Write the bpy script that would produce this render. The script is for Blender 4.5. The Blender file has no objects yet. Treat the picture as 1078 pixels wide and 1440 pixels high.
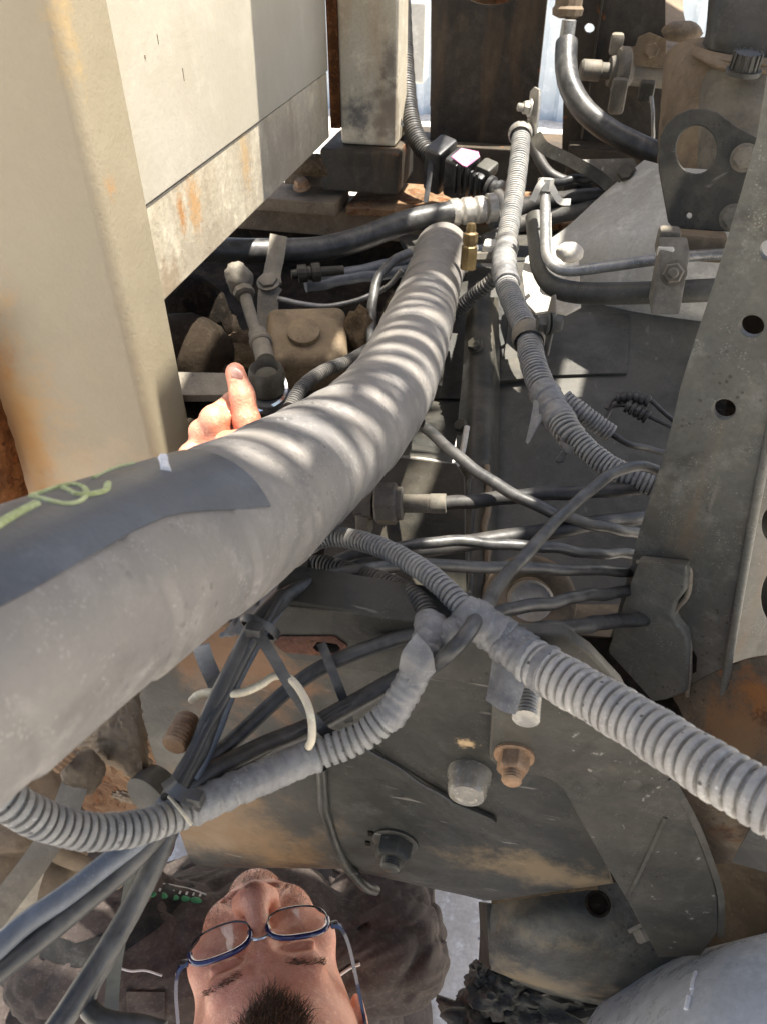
import bpy, bmesh, math, random
import numpy as np
from mathutils import Vector, Matrix

random.seed(7)
rng = np.random.default_rng(11)
SC = bpy.context.scene
COL = SC.collection

# ------------------------------------------------------------------ camera
H = 1.45                      # camera height above the ground
FPX = 1082.0                  # focal length in photo pixels (1078 x 1440 photo)
PITCH = math.radians(40.0)    # looking down
YAW = math.radians(12.4)      # truck lies 12 degrees off the view direction (truck axis = X)
cam_d = bpy.data.cameras.new('camera')
cam = bpy.data.objects.new('camera', cam_d)
COL.objects.link(cam)
cam_d.sensor_fit = 'VERTICAL'
cam_d.sensor_height = 36.0
cam_d.lens = 36.0 * FPX / 1440.0
cam_d.clip_start = 0.01
cam_d.clip_end = 500
cam_d.dof.use_dof = True
cam_d.dof.focus_distance = 0.62
cam_d.dof.aperture_fstop = 20.0
cam.location = (0, 0, H)
cam.rotation_euler = (math.pi / 2 - PITCH, 0, YAW)
SC.camera = cam

# ------------------------------------------------------------------ light
SUN_EL = math.radians(74)
SUN_AZ = math.radians(14)     # measured from +X towards +Y
SV = Vector((math.cos(SUN_EL) * math.cos(SUN_AZ), math.cos(SUN_EL) * math.sin(SUN_AZ), math.sin(SUN_EL)))
world = bpy.data.worlds.new('World')
SC.world = world
world.use_nodes = True
wn = world.node_tree
bg = wn.nodes['Background']
sky = wn.nodes.new('ShaderNodeTexSky')
sky.sky_type = 'NISHITA'
sky.sun_disc = False
sky.sun_elevation = SUN_EL
sky.sun_rotation = math.pi / 2 - SUN_AZ
sky.dust_density = 3.0
sky.air_density = 1.0
sky.ozone_density = 0.8
wn.links.new(sky.outputs[0], bg.inputs[0])
bg.inputs[1].default_value = 0.085
sun_d = bpy.data.lights.new('sun', 'SUN')
sun_d.energy = 5.0
sun_d.angle = math.radians(0.55)
sun_d.color = (1.0, 0.95, 0.86)
sun = bpy.data.objects.new('sun', sun_d)
COL.objects.link(sun)
sun.location = SV * 20
sun.rotation_euler = (-SV).to_track_quat('-Z', 'Y').to_euler()
SC.view_settings.view_transform = 'Standard'
SC.view_settings.look = 'None'
SC.view_settings.exposure = 1.65
SC.view_settings.gamma = 1.0

# ------------------------------------------------------------------ sight lines
_h = Vector((-math.sin(YAW), math.cos(YAW), 0))
RT = Vector((math.cos(YAW), math.sin(YAW), 0))
FW = _h * math.cos(PITCH) + Vector((0, 0, -math.sin(PITCH)))
UP = _h * math.sin(PITCH) + Vector((0, 0, math.cos(PITCH)))
CAM = Vector((0, 0, H))

def ray(px, py):
    return RT * ((px - 539) / FPX) - UP * ((py - 720) / FPX) + FW

def W(px, py, d):
    return CAM + ray(px, py) * d

def on(px, py, p0, n):
    r = ray(px, py)
    return CAM + r * ((p0 - CAM).dot(n) / r.dot(n))

def Yp(px, py, y):
    return on(px, py, Vector((0, y, 0)), Vector((0, 1, 0)))

def Xp(px, py, x):
    return on(px, py, Vector((x, 0, 0)), Vector((1, 0, 0)))

def Zp(px, py, z):
    return on(px, py, Vector((0, 0, z)), Vector((0, 0, 1)))

# ------------------------------------------------------------------ materials
def lin(h):
    def f(c):
        c /= 255.0
        return c / 12.92 if c <= 0.04045 else ((c + 0.055) / 1.055) ** 2.4
    return (f(h[0]), f(h[1]), f(h[2]), 1.0)

def c4(c):
    return (c[0], c[1], c[2], 1.0)

MATS = {}

def mat(name, c1, c2, scale=12, rough=(0.55, 0.85), metal=0.0, dust=None, rust=None, spots=None,
        bump=0.15, bscale=220, stains=(), scratch=None, sss=0.0, spec=0.5, aniso=None, coat=0.0, fine=0.22, mott=0.5, grime=None):
    """dust=(colour, amount)  rust=(amount, scale)  spots=(colour, scale, threshold)
       stains=[(world point, radius, colour, strength, (sx,sy,sz))]"""
    m = bpy.data.materials.new(name)
    m.use_nodes = True
    nt = m.node_tree
    N, L = nt.nodes, nt.links
    b = N['Principled BSDF']
    tc = N.new('ShaderNodeTexCoord')
    geo = N.new('ShaderNodeNewGeometry')
    oi = N.new('ShaderNodeObjectInfo')
    off = N.new('ShaderNodeVectorMath'); off.operation = 'MULTIPLY_ADD'
    cmb = N.new('ShaderNodeCombineXYZ')
    for i in range(3):
        L.new(oi.outputs['Random'], cmb.inputs[i])
    off.inputs[1].default_value = (7.3, 3.1, 5.7)
    L.new(cmb.outputs[0], off.inputs[0])
    L.new(tc.outputs['Object'], off.inputs[2])
    co = off.outputs[0]

    def noise(s, det=6, rg=0.6, vec=None, dist=0.0):
        n = N.new('ShaderNodeTexNoise')
        n.inputs['Scale'].default_value = s
        n.inputs['Detail'].default_value = det
        n.inputs['Roughness'].default_value = rg
        n.inputs['Distortion'].default_value = dist
        L.new(vec or co, n.inputs['Vector'])
        return n.outputs['Fac']

    def ramp(f, a, bb, smooth=True):
        r = N.new('ShaderNodeMapRange')
        r.interpolation_type = 'SMOOTHSTEP' if smooth else 'LINEAR'
        r.inputs[1].default_value = a
        r.inputs[2].default_value = bb
        L.new(f, r.inputs[0])
        return r.outputs[0]

    def mixc(fac, a, bb):
        x = N.new('ShaderNodeMix'); x.data_type = 'RGBA'
        if isinstance(fac, float):
            x.inputs[0].default_value = fac
        else:
            L.new(fac, x.inputs[0])
        for k, v in ((6, a), (7, bb)):
            if isinstance(v, tuple):
                x.inputs[k].default_value = v
            else:
                L.new(v, x.inputs[k])
        return x.outputs[2]

    def mth(op, a, bb):
        x = N.new('ShaderNodeMath'); x.operation = op
        for k, v in ((0, a), (1, bb)):
            if isinstance(v, (int, float)):
                x.inputs[k].default_value = v
            else:
                L.new(v, x.inputs[k])
        return x.outputs[0]

    nA = noise(scale, 8, 0.62, dist=0.4)
    nF = noise(bscale, 4, 0.6)
    col = mixc(ramp(nA, 0.34, 0.66), c4(c1), c4(c2))
    nM = noise(scale * 5.3, 6, 0.7)
    col = mixc(mth('MULTIPLY', ramp(nM, 0.48, 0.72), mott), col, c4(tuple(min(1, x * 1.7 + 0.015) for x in c2)))
    col = mixc(mth('MULTIPLY', ramp(nF, 0.4, 0.7), fine), col, c4(tuple(x * 0.45 for x in c1)))
    if grime is None: grime = 0.6 if any(k in name for k in ('steel', 'cast', 'rail')) else (0.35 if any(k in name for k in ('conduit', 'cable', 'rubber', 'tape')) else 0.0)
    if grime:      # oily dark patches and paler dusty wipes, each with its own outline
        g1 = noise(scale * 0.8, 9, 0.72, dist=1.2)
        g2 = noise(scale * 2.3 + 3, 8, 0.7, dist=0.8)
        col = mixc(mth('MULTIPLY', ramp(g1, 0.5, 0.62), grime), col, c4(tuple(x * 0.42 for x in c1)))
        col = mixc(mth('MULTIPLY', ramp(g2, 0.56, 0.7), grime * 0.5), col, c4((min(1, c2[0] * 1.7 + 0.02), min(1, c2[1] * 1.55 + 0.014), min(1, c2[2] * 1.3 + 0.008))))
    if grime:
        for (gs, gc, th, amt) in ((260, tuple(min(1, x * 2.6 + 0.04) for x in c2), 0.24, 0.32), (170, tuple(x * 0.3 for x in c1), 0.30, 0.7), (620, tuple(min(1, x * 1.9 + 0.02) for x in c2), 0.42, 0.5)):
            vg = N.new('ShaderNodeTexVoronoi'); vg.inputs['Scale'].default_value = gs
            L.new(co, vg.inputs['Vector'])
            pk = mth('MULTIPLY', ramp(vg.outputs['Distance'], th, th * 0.5), ramp(noise(gs * 0.11, 5, 0.7), 0.5, 0.64))
            col = mixc(mth('MULTIPLY', pk, amt), col, c4(gc))
    rmask = None
    if aniso:      # long streaks down the thing, (colour, strength, scale vector)
        mp = N.new('ShaderNodeMapping')
        mp.inputs['Scale'].default_value = aniso[2]
        L.new(co, mp.inputs[0])
        s = noise(1.0, 5, 0.6, vec=mp.outputs[0])
        col = mixc(mth('MULTIPLY', ramp(s, 0.5, 0.72), aniso[1]), col, c4(aniso[0]))
    if rust:
        amt, rs = rust
        r = noise(rs, 9, 0.7, dist=0.8)
        rmask = ramp(r, 0.68 - amt * 0.35, 0.74 - amt * 0.3)
        rc = mixc(ramp(noise(rs * 6, 6), 0.35, 0.65), (0.035, 0.012, 0.006, 1), (0.25, 0.085, 0.025, 1))
        col = mixc(rmask, col, rc)
    if scratch:    # fine pale scratches: (colour, strength, scale vector)
        mp = N.new('ShaderNodeMapping')
        mp.inputs['Scale'].default_value = scratch[2]
        mp.inputs['Rotation'].default_value = (0.3, 0.5, 0.4)
        L.new(co, mp.inputs[0])
        s = noise(1.0, 3, 0.5, vec=mp.outputs[0])
        col = mixc(mth('MULTIPLY', ramp(s, 0.67, 0.74), scratch[1]), col, c4(scratch[0]))
    if dust:
        sx = N.new('ShaderNodeSeparateXYZ')
        L.new(geo.outputs['Normal'], sx.inputs[0])
        up = ramp(sx.outputs[2], -0.35, 0.95)
        dn = ramp(noise(scale * 1.7, 7, 0.66, dist=0.6), 0.28, 0.72)
        dm = mth('MULTIPLY', mth('MULTIPLY', mth('ADD', up, 0.25), dn), dust[1])
        col = mixc(dm, col, c4(dust[0]))
    if spots:
        v = N.new('ShaderNodeTexVoronoi')
        v.inputs['Scale'].default_value = spots[1]
        L.new(co, v.inputs['Vector'])
        dd = mth('ADD', v.outputs['Distance'], mth('MULTIPLY', noise(spots[1] * 1.6, 4), 0.5))
        sp = ramp(dd, spots[2] + 0.03, spots[2] - 0.03)
        col = mixc(sp, col, c4(spots[0]))
    for (p, rad, sc_, st, asp) in stains:
        vs = N.new('ShaderNodeVectorMath'); vs.operation = 'SUBTRACT'
        L.new(geo.outputs['Position'], vs.inputs[0])
        vs.inputs[1].default_value = p
        vm = N.new('ShaderNodeVectorMath'); vm.operation = 'MULTIPLY'
        vm.inputs[1].default_value = asp
        L.new(vs.outputs[0], vm.inputs[0])
        ln = N.new('ShaderNodeVectorMath'); ln.operation = 'LENGTH'
        L.new(vm.outputs[0], ln.inputs[0])
        dd = mth('ADD', ln.outputs['Value'], mth('MULTIPLY', mth('SUBTRACT', noise(2.2 / rad, 7, 0.7), 0.5), rad * 2.4))
        col = mixc(mth('MULTIPLY', ramp(dd, rad, rad * 0.15), st), col, c4(sc_))
    L.new(col, b.inputs['Base Color'])
    rr = N.new('ShaderNodeMapRange')
    L.new(nM, rr.inputs[0])
    rr.inputs[1].default_value = 0.3; rr.inputs[2].default_value = 0.7
    rr.inputs[3].default_value = rough[0]; rr.inputs[4].default_value = rough[1]
    ro = rr.outputs[0]
    if rmask is not None:
        ro = mth('MAXIMUM', ro, mth('MULTIPLY', rmask, 0.9))
    L.new(ro, b.inputs['Roughness'])
    b.inputs['Metallic'].default_value = metal
    b.inputs['Specular IOR Level'].default_value = spec * (0.5 if 'steel' in name or 'rail' in name else 1.0)
    b.inputs['Coat Weight'].default_value = coat
    if sss:
        b.inputs['Subsurface Weight'].default_value = sss
        b.inputs['Subsurface Radius'].default_value = (0.012, 0.004, 0.002)
        b.inputs['Subsurface Scale'].default_value = 0.4
    if bump:
        hgt = mth('ADD', mth('MULTIPLY', nF, 0.5), mth('MULTIPLY', nM, 0.8))
        if rmask is not None:
            hgt = mth('ADD', hgt, mth('MULTIPLY', mth('MULTIPLY', rmask, noise(rust[1] * 12, 4)), 1.5))
        bp = N.new('ShaderNodeBump')
        bp.inputs['Strength'].default_value = bump
        bp.inputs['Distance'].default_value = 0.002
        L.new(hgt, bp.inputs['Height'])
        L.new(bp.outputs[0], b.inputs['Normal'])
    MATS[name] = m
    return m

TAN = (0.30, 0.22, 0.135)
GREY = (0.24, 0.225, 0.20)
mat('dark_steel', (0.020, 0.020, 0.017), (0.038, 0.037, 0.031), 7, (0.30, 0.62), dust=((0.20, 0.17, 0.125), 0.34), scratch=((0.30, 0.28, 0.25), 0.3, (25, 260, 30)), spots=((0.22, 0.19, 0.15), 90, 0.16))
mat('rail_steel', (0.019, 0.020, 0.017), (0.037, 0.036, 0.031), 5, (0.30, 0.62), dust=((0.18, 0.15, 0.105), 0.16), scratch=((0.34, 0.31, 0.27), 0.35, (30, 200, 200)), spots=((0.30, 0.26, 0.20), 70, 0.15),
    stains=[(tuple(Yp(300, 1160, 0.27)), 0.12, (0.20, 0.12, 0.055), 0.8, (1, 1, 1.3)), (tuple(Yp(655, 1045, 0.27)), 0.009, (0.5, 0.36, 0.2), 0.95, (1, 1, 1.4)),
            (tuple(Yp(800, 1235, 0.27)), 0.06, (0.24, 0.17, 0.09), 0.7, (0.6, 1, 2.2)), (tuple(Yp(330, 930, 0.27)), 0.07, (0.16, 0.08, 0.035), 0.9, (1, 1, 1))])
mat('bracket_steel', (0.029, 0.028, 0.024), (0.047, 0.045, 0.037), 9, (0.30, 0.62), dust=((0.27, 0.23, 0.17), 0.31), scratch=((0.42, 0.40, 0.36), 0.4, (160, 40, 120)), spots=((0.36, 0.32, 0.26), 85, 0.14))
mat('member_steel', (0.113, 0.112, 0.097), (0.180, 0.175, 0.146), 6, (0.30, 0.62), dust=((0.24, 0.19, 0.13), 0.31), scratch=((0.30, 0.27, 0.23), 0.35, (120, 120, 14)), spots=((0.30, 0.27, 0.22), 95, 0.13), aniso=((0.22, 0.15, 0.085), 0.5, (30, 30, 3)),
    stains=[(tuple(W(1060, 1010, 0.47)), 0.045, (0.46, 0.19, 0.06), 0.9, (0.8, 1, 1.4)), (tuple(W(1020, 1030, 0.47)), 0.07, (0.33, 0.20, 0.10), 0.8, (0.6, 1, 1.1)), (tuple(W(1050, 1015, 0.47)), 0.018, (0.09, 0.035, 0.02), 0.9, (0.6, 1, 2))])
mat('far_steel', (0.025, 0.024, 0.022), (0.049, 0.043, 0.035), 6, (0.5, 0.85), dust=((0.18, 0.13, 0.08), 0.31), rust=(0.18, 14), aniso=((0.12, 0.075, 0.04), 0.5, (20, 20, 3)))
mat('gearbox_steel', (0.035, 0.035, 0.033), (0.061, 0.061, 0.054), 5, (0.30, 0.62), dust=((0.17, 0.15, 0.12), 0.31), scratch=((0.26, 0.25, 0.24), 0.3, (80, 20, 90)), spots=((0.25, 0.23, 0.2), 60, 0.13))
mat('brown_cast', (0.105, 0.075, 0.049), (0.165, 0.124, 0.079), 10, (0.7, 0.95), dust=((0.30, 0.22, 0.14), 0.43), rust=(0.12, 18), bump=0.4)
mat('grey_cast', (0.079, 0.074, 0.061), (0.135, 0.122, 0.101), 9, (0.6, 0.9), dust=((0.30, 0.25, 0.18), 0.43), bump=0.4)
mat('bell_grey', (0.308, 0.301, 0.280), (0.448, 0.441, 0.413), 8, (0.5, 0.8), dust=((0.34, 0.30, 0.24), 0.3), bump=0.3)
mat('dirt', (0.066, 0.046, 0.025), (0.124, 0.090, 0.058), 40, (0.9, 1.0), bump=1.0, bscale=500, spec=0.1)
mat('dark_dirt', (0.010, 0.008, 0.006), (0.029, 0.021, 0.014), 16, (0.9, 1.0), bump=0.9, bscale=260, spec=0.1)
mat('rust_plate', (0.090, 0.038, 0.017), (0.203, 0.120, 0.064), 18, (0.8, 1.0), rust=(0.5, 22), dust=((0.33, 0.24, 0.15), 0.37), bump=0.9, spec=0.15)
mat('orange_rust', (0.060, 0.022, 0.007), (0.162, 0.066, 0.021), 22, (0.8, 1.0), rust=(0.35, 30), bump=1.0, spec=0.15, spots=((0.45, 0.33, 0.2), 150, 0.16))
mat('hose_rubber', (0.138, 0.133, 0.130), (0.198, 0.185, 0.170), 9, fine=0.1, rough=(0.45, 0.7), dust=((0.30, 0.26, 0.21), 0.35), spots=((0.40, 0.38, 0.35), 150, 0.05), bump=0.12, bscale=500, scratch=((0.35, 0.33, 0.31), 0.3, (30, 220, 90)))
mat('hose_dark', (0.060, 0.066, 0.076), (0.085, 0.091, 0.102), 9, (0.28, 0.45), dust=((0.14, 0.14, 0.14), 0.31), bump=0.12, bscale=500)
mat('black_rubber', (0.009, 0.010, 0.011), (0.018, 0.019, 0.021), 16, (0.4, 0.65), dust=((0.17, 0.15, 0.125), 0.31), bump=0.12, spots=((0.26, 0.24, 0.21), 160, 0.12))
mat('grey_cable', (0.011, 0.012, 0.013), (0.021, 0.021, 0.021), 22, (0.3, 0.55), dust=((0.17, 0.16, 0.145), 0.46), bump=0.15, spots=((0.34, 0.31, 0.28), 140, 0.13))
mat('blue_cable', (0.056, 0.070, 0.091), (0.091, 0.105, 0.126), 16, (0.4, 0.6), dust=((0.25, 0.25, 0.25), 0.37), bump=0.12)
mat('conduit', (0.148, 0.152, 0.157), (0.246, 0.246, 0.232), 26, (0.5, 0.75), dust=((0.34, 0.31, 0.265), 0.53), bump=0.25, spots=((0.06, 0.06, 0.065), 150, 0.33))
mat('pale_conduit', (0.262, 0.258, 0.253), (0.385, 0.369, 0.337), 34, (0.5, 0.75), dust=((0.46, 0.42, 0.36), 0.50), bump=0.3, spots=((0.075, 0.07, 0.062), 150, 0.36),
    stains=[(tuple(W(735, 930, 0.43)), 0.010, (0.50, 0.35, 0.19), 0.95, (1, 1, 1))])
mat('dark_conduit', (0.026, 0.027, 0.028), (0.051, 0.051, 0.050), 26, (0.5, 0.75), dust=((0.22, 0.195, 0.16), 0.46), bump=0.2)
mat('tape', (0.100, 0.101, 0.109), (0.176, 0.176, 0.172), 26, (0.4, 0.62), dust=((0.33, 0.31, 0.28), 0.46), bump=0.2, stains=[(tuple(W(735, 930, 0.415)), 0.011, (0.50, 0.35, 0.19), 0.95, (1, 1, 1))])
mat('black_plastic', (0.012, 0.012, 0.013), (0.025, 0.025, 0.026), 20, (0.3, 0.55), dust=((0.10, 0.095, 0.09), 0.31), bump=0.1)
mat('pink_label', (0.55, 0.16, 0.34), (0.75, 0.34, 0.52), 60, (0.12, 0.25), bump=0.0, coat=0.6)
mat('zinc', (0.32, 0.31, 0.285), (0.46, 0.44, 0.40), 30, (0.35, 0.6), metal=0.55, dust=((0.32, 0.26, 0.18), 0.34), bump=0.2)
mat('steel_pipe', (0.20, 0.205, 0.205), (0.30, 0.30, 0.295), 24, (0.3, 0.5), metal=0.5, dust=((0.30, 0.25, 0.18), 0.31), bump=0.15)
mat('brass', (0.154, 0.105, 0.041), (0.231, 0.165, 0.077), 40, (0.35, 0.6), metal=0.7, dust=((0.28, 0.22, 0.14), 0.31), bump=0.3)
mat('clear_cap', (0.15, 0.14, 0.115), (0.24, 0.22, 0.18), 40, (0.12, 0.35), dust=((0.42, 0.36, 0.26), 0.34), bump=0.2, spots=((0.5, 0.45, 0.35), 180, 0.17), coat=0.5)
mat('rusty_nut', (0.20, 0.10, 0.045), (0.33, 0.20, 0.11), 50, (0.7, 0.9), dust=((0.40, 0.31, 0.21), 0.37), bump=0.4)
mat('white_wire', (0.56, 0.48, 0.33), (0.66, 0.58, 0.43), 40, (0.45, 0.65), bump=0.1)
mat('chalk', (0.40, 0.44, 0.19), (0.52, 0.55, 0.30), 90, (0.8, 0.95), bump=0.2, spec=0.1)
mat('white_paint_mark', (0.70, 0.71, 0.72), (0.8, 0.8, 0.8), 60, (0.5, 0.7), bump=0.1)
mat('tie_plastic', (0.013, 0.013, 0.015), (0.025, 0.025, 0.026), 30, (0.35, 0.55), dust=((0.20, 0.19, 0.17), 0.37), bump=0.1)
mat('pale_tie', (0.22, 0.23, 0.24), (0.33, 0.33, 0.33), 40, (0.4, 0.6), dust=((0.4, 0.37, 0.32), 0.31), bump=0.1)
mat('white_bracket', (0.58, 0.55, 0.48), (0.70, 0.67, 0.60), 20, (0.5, 0.75), dust=((0.40, 0.30, 0.19), 0.31), bump=0.2, rust=(0.06, 30))
mat('tank_grey', (0.409, 0.439, 0.462), (0.532, 0.552, 0.569), 6, (0.2, 0.4), dust=((0.34, 0.32, 0.29), 0.31), scratch=((0.5, 0.5, 0.5), 0.25, (60, 20, 20)), spots=((0.5, 0.5, 0.5), 60, 0.06), bump=0.06)
mat('olive_strap', (0.06, 0.062, 0.05), (0.10, 0.10, 0.08), 20, (0.7, 0.9), dust=((0.22, 0.19, 0.14), 0.31), bump=0.3)
mat('tan_strap', (0.19, 0.165, 0.125), (0.27, 0.24, 0.185), 20, (0.6, 0.85), dust=((0.36, 0.30, 0.22), 0.37), bump=0.3)
mat('tan_steel', (0.112, 0.083, 0.053), (0.180, 0.135, 0.086), 8, (0.6, 0.9), dust=((0.32, 0.24, 0.15), 0.37), bump=0.2)
mat('wet_rubber', (0.008, 0.009, 0.007), (0.022, 0.022, 0.018), 30, (0.35, 0.8), dust=((0.10, 0.09, 0.07), 0.25), bump=0.9, bscale=300)
mat('concrete', (0.482, 0.438, 0.382), (0.696, 0.638, 0.560), 9, (0.8, 0.95), spots=((0.16, 0.15, 0.155), 26, 0.36), bump=0.4, bscale=160, stains=())
mat('blue_sheet', (0.50, 0.56, 0.60), (0.58, 0.63, 0.66), 1.5, (0.4, 0.6), bump=0.05, aniso=((0.42, 0.46, 0.50), 0.4, (6, 6, 0.6)))
mat('cream_box', (0.42, 0.41, 0.36), (0.5, 0.48, 0.43), 6, (0.5, 0.7), bump=0.05)
mat('cloth', (0.051, 0.041, 0.036), (0.081, 0.065, 0.057), 40, (0.8, 0.95), bump=0.5, bscale=900, spec=0.15)
mat('cloth_dark', (0.012, 0.012, 0.012), (0.025, 0.024, 0.023), 40, (0.7, 0.9), bump=0.5, bscale=900, spec=0.2)
mat('cloth_pale', (0.30, 0.26, 0.23), (0.40, 0.35, 0.31), 40, (0.8, 0.95), bump=0.5, bscale=900, spec=0.15)
mat('green_thread', (0.03, 0.17, 0.06), (0.06, 0.26, 0.11), 60, (0.6, 0.8), bump=0.4, bscale=1500)
mat('white_thread', (0.6, 0.58, 0.54), (0.72, 0.7, 0.66), 60, (0.6, 0.8), bump=0.4, bscale=1500)
mat('skin', (0.500, 0.235, 0.150), (0.600, 0.315, 0.215), 22, (0.34, 0.5), bump=0.25, bscale=750, sss=0.35, spec=0.5)
mat('hair', (0.07, 0.035, 0.016), (0.12, 0.065, 0.03), 30, (0.45, 0.6), bump=0.0)
mat('blue_frame', (0.006, 0.007, 0.050), (0.010, 0.011, 0.075), 20, (0.12, 0.22), bump=0.0, coat=0.7)
mat('black_frame', (0.01, 0.01, 0.012), (0.016, 0.016, 0.02), 20, (0.2, 0.3), bump=0.0, coat=0.5)
mat('bright_metal', (0.6, 0.6, 0.6), (0.7, 0.7, 0.7), 20, (0.15, 0.25), metal=1.0, bump=0.0)

mat('pale_nail', (0.62, 0.36, 0.29), (0.68, 0.42, 0.34), 40, (0.25, 0.35), bump=0.0)
def glass(name):
    m = bpy.data.materials.new(name); m.use_nodes = True
    b = m.node_tree.nodes['Principled BSDF']
    b.inputs['Base Color'].default_value = (0.95, 0.97, 1.0, 1)
    b.inputs['Transmission Weight'].default_value = 1.0
    b.inputs['Roughness'].default_value = 0.02
    b.inputs['IOR'].default_value = 1.5
    MATS[name] = m
glass('lens')

# cream paint: orange-peel texture, specks, rust stains where the photo has them
mat('post_paint', (0.297, 0.248, 0.163), (0.324, 0.275, 0.186), 5, (0.42, 0.6), fine=0.05, mott=0.10, bump=0.28, bscale=300, spots=((0.12, 0.09, 0.06), 34, 0.055),
    stains=[(tuple(Xp(145, 262, -0.365)), 0.012, (0.42, 0.22, 0.08), 0.8, (1, 1, 0.6)), (tuple(Yp(92, 20, 0.574)), 0.022, (0.45, 0.30, 0.12), 0.5, (1, 1, 0.35)),
            (tuple(Yp(28, 640, 0.572)), 0.075, (0.36, 0.14, 0.03), 0.95, (1.7, 1, 0.30)), (tuple(Yp(-6, 560, 0.572)), 0.035, (0.22, 0.08, 0.02), 0.95, (1.6, 1, 0.3)), (tuple(Yp(10, 590, 0.572)), 0.11, (0.47, 0.27, 0.09), 0.75, (1.3, 1, 0.35)), (tuple(Yp(30, 690, 0.572)), 0.05, (0.42, 0.22, 0.06), 0.8, (1.4, 1, 0.6)), (tuple(Yp(160, 680, 0.572)), 0.10, (0.44, 0.33, 0.19), 0.5, (0.6, 1, 1.5))])
mat('panel_paint', (0.432, 0.390, 0.300), (0.474, 0.432, 0.348), 4, (0.4, 0.6), fine=0.06, mott=0.12, bump=0.25, bscale=180, spots=((0.12, 0.09, 0.06), 30, 0.045), aniso=((0.40, 0.35, 0.27), 0.35, (3, 22, 2.2)))

# ------------------------------------------------------------------ object helpers
def tag(o, label, cat, group=None, kind=None):
    if label: o['label'] = label
    if cat: o['category'] = cat
    if group: o['group'] = group
    if kind: o['kind'] = kind
    return o

def thing(name, label, cat, loc, group=None):
    o = bpy.data.objects.new(name, None)
    COL.objects.link(o)
    o.location = loc
    o.empty_display_size = 0.02
    return tag(o, label, cat, group)

def world_loc(o):
    l = Vector(o.location)
    while o.parent:
        o = o.parent
        l = l + Vector(o.location)
    return l

def link(name, me, m, parent=None, center=None):
    o = bpy.data.objects.new(name, me)
    COL.objects.link(o)
    if m: me.materials.append(MATS[m])
    o.location = center if center is not None else (0, 0, 0)
    if parent:
        o.parent = parent
        o.location = Vector(o.location) - world_loc(parent)
    return o

def mk(name, verts, faces, m, parent=None, angle=40):
    v = np.array([tuple(p) for p in verts], dtype=float)
    c = Vector(((v[:, 0].min() + v[:, 0].max()) / 2, (v[:, 1].min() + v[:, 1].max()) / 2, v[:, 2].min()))
    v = v - np.array(c)
    me = bpy.data.meshes.new(name)
    me.from_pydata([tuple(p) for p in v], [], [tuple(int(i) for i in f) for f in faces])
    finish(me, angle)
    return link(name, me, m, parent, c)

def finish(me, angle=40):
    bm = bmesh.new(); bm.from_mesh(me)
    bmesh.ops.recalc_face_normals(bm, faces=bm.faces)
    ca = math.radians(angle)
    for f in bm.faces: f.smooth = True
    for e in bm.edges:
        e.smooth = not (len(e.link_faces) == 2 and e.calc_face_angle(0) > ca)
    bm.to_mesh(me); bm.free()
    me.update()

def wnm(o):
    w = o.modifiers.new('weighted_normals', 'WEIGHTED_NORMAL')
    w.keep_sharp = True
    w.weight = 90

class Geo:
    """collects several pieces of one part"""
    def __init__(s): s.v, s.f = [], []
    def add(s, v, f):
        k = len(s.v); s.v += [Vector(p) for p in v]; s.f += [tuple(i + k for i in q) for q in f]; return s
    def build(s, name, m, parent=None, angle=40): return mk(name, s.v, s.f, m, parent, angle)

def spline(pts, step):
    """Catmull-Rom through the points, resampled at an even step; extra columns ride along"""
    P = np.array([list(p) for p in pts], dtype=float)
    P = np.vstack([2 * P[0] - P[1], P, 2 * P[-1] - P[-2]])
    out = []
    for i in range(1, len(P) - 2):
        a, b, c, d = P[i - 1], P[i], P[i + 1], P[i + 2]
        for t in np.linspace(0, 1, 24, endpoint=False):
            out.append(0.5 * (2 * b + (c - a) * t + (2 * a - 5 * b + 4 * c - d) * t * t + (3 * b - a - 3 * c + d) * t ** 3))
    out.append(P[-2])
    out = np.array(out)
    s = np.concatenate([[0], np.cumsum(np.linalg.norm(np.diff(out[:, :3], axis=0), axis=1))])
    n = max(2, int(round(s[-1] / step)))
    q = np.linspace(0, s[-1], n + 1)
    return np.stack([np.interp(q, s, out[:, k]) for k in range(out.shape[1])], 1), q

def sweep(C, rad, nseg=14, cap=True, slit=None, squash=1.0, rot0=0.0, wob=0.0):
    """C: centres (n,3); rad: radius per centre; returns verts, faces"""
    n = len(C)
    T = np.gradient(C, axis=0)
    T /= np.linalg.norm(T, axis=1)[:, None]
    u = np.cross(T[0], [0.13, 0.21, 1.0]); u /= np.linalg.norm(u)
    V = []
    ang = np.linspace(0, 2 * np.pi, nseg, endpoint=False) + rot0
    for i in range(n):
        u = u - T[i] * np.dot(u, T[i]); u /= np.linalg.norm(u)
        w = np.cross(T[i], u)
        r = np.full(nseg, rad[i])
        if wob: r = r * (1 + wob * np.sin(ang * 2 + i * 0.21))
        if slit is not None:
            dd = np.abs((ang - slit + np.pi) % (2 * np.pi) - np.pi)
            r = np.where(dd < 0.24, r * 0.80, r)
        V.append(C[i] + np.outer(np.cos(ang) * r, u) + np.outer(np.sin(ang) * r * squash, w))
    V = np.concatenate(V)
    F = []
    for i in range(n - 1):
        for k in range(nseg):
            k2 = (k + 1) % nseg
            F.append((i * nseg + k, i * nseg + k2, (i + 1) * nseg + k2, (i + 1) * nseg + k))
    if cap:
        F.append(tuple(range(nseg - 1, -1, -1)))
        F.append(tuple((n - 1) * nseg + k for k in range(nseg)))
    return V, F

def path(pix):
    return [W(*p[:3]) for p in pix]

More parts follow.
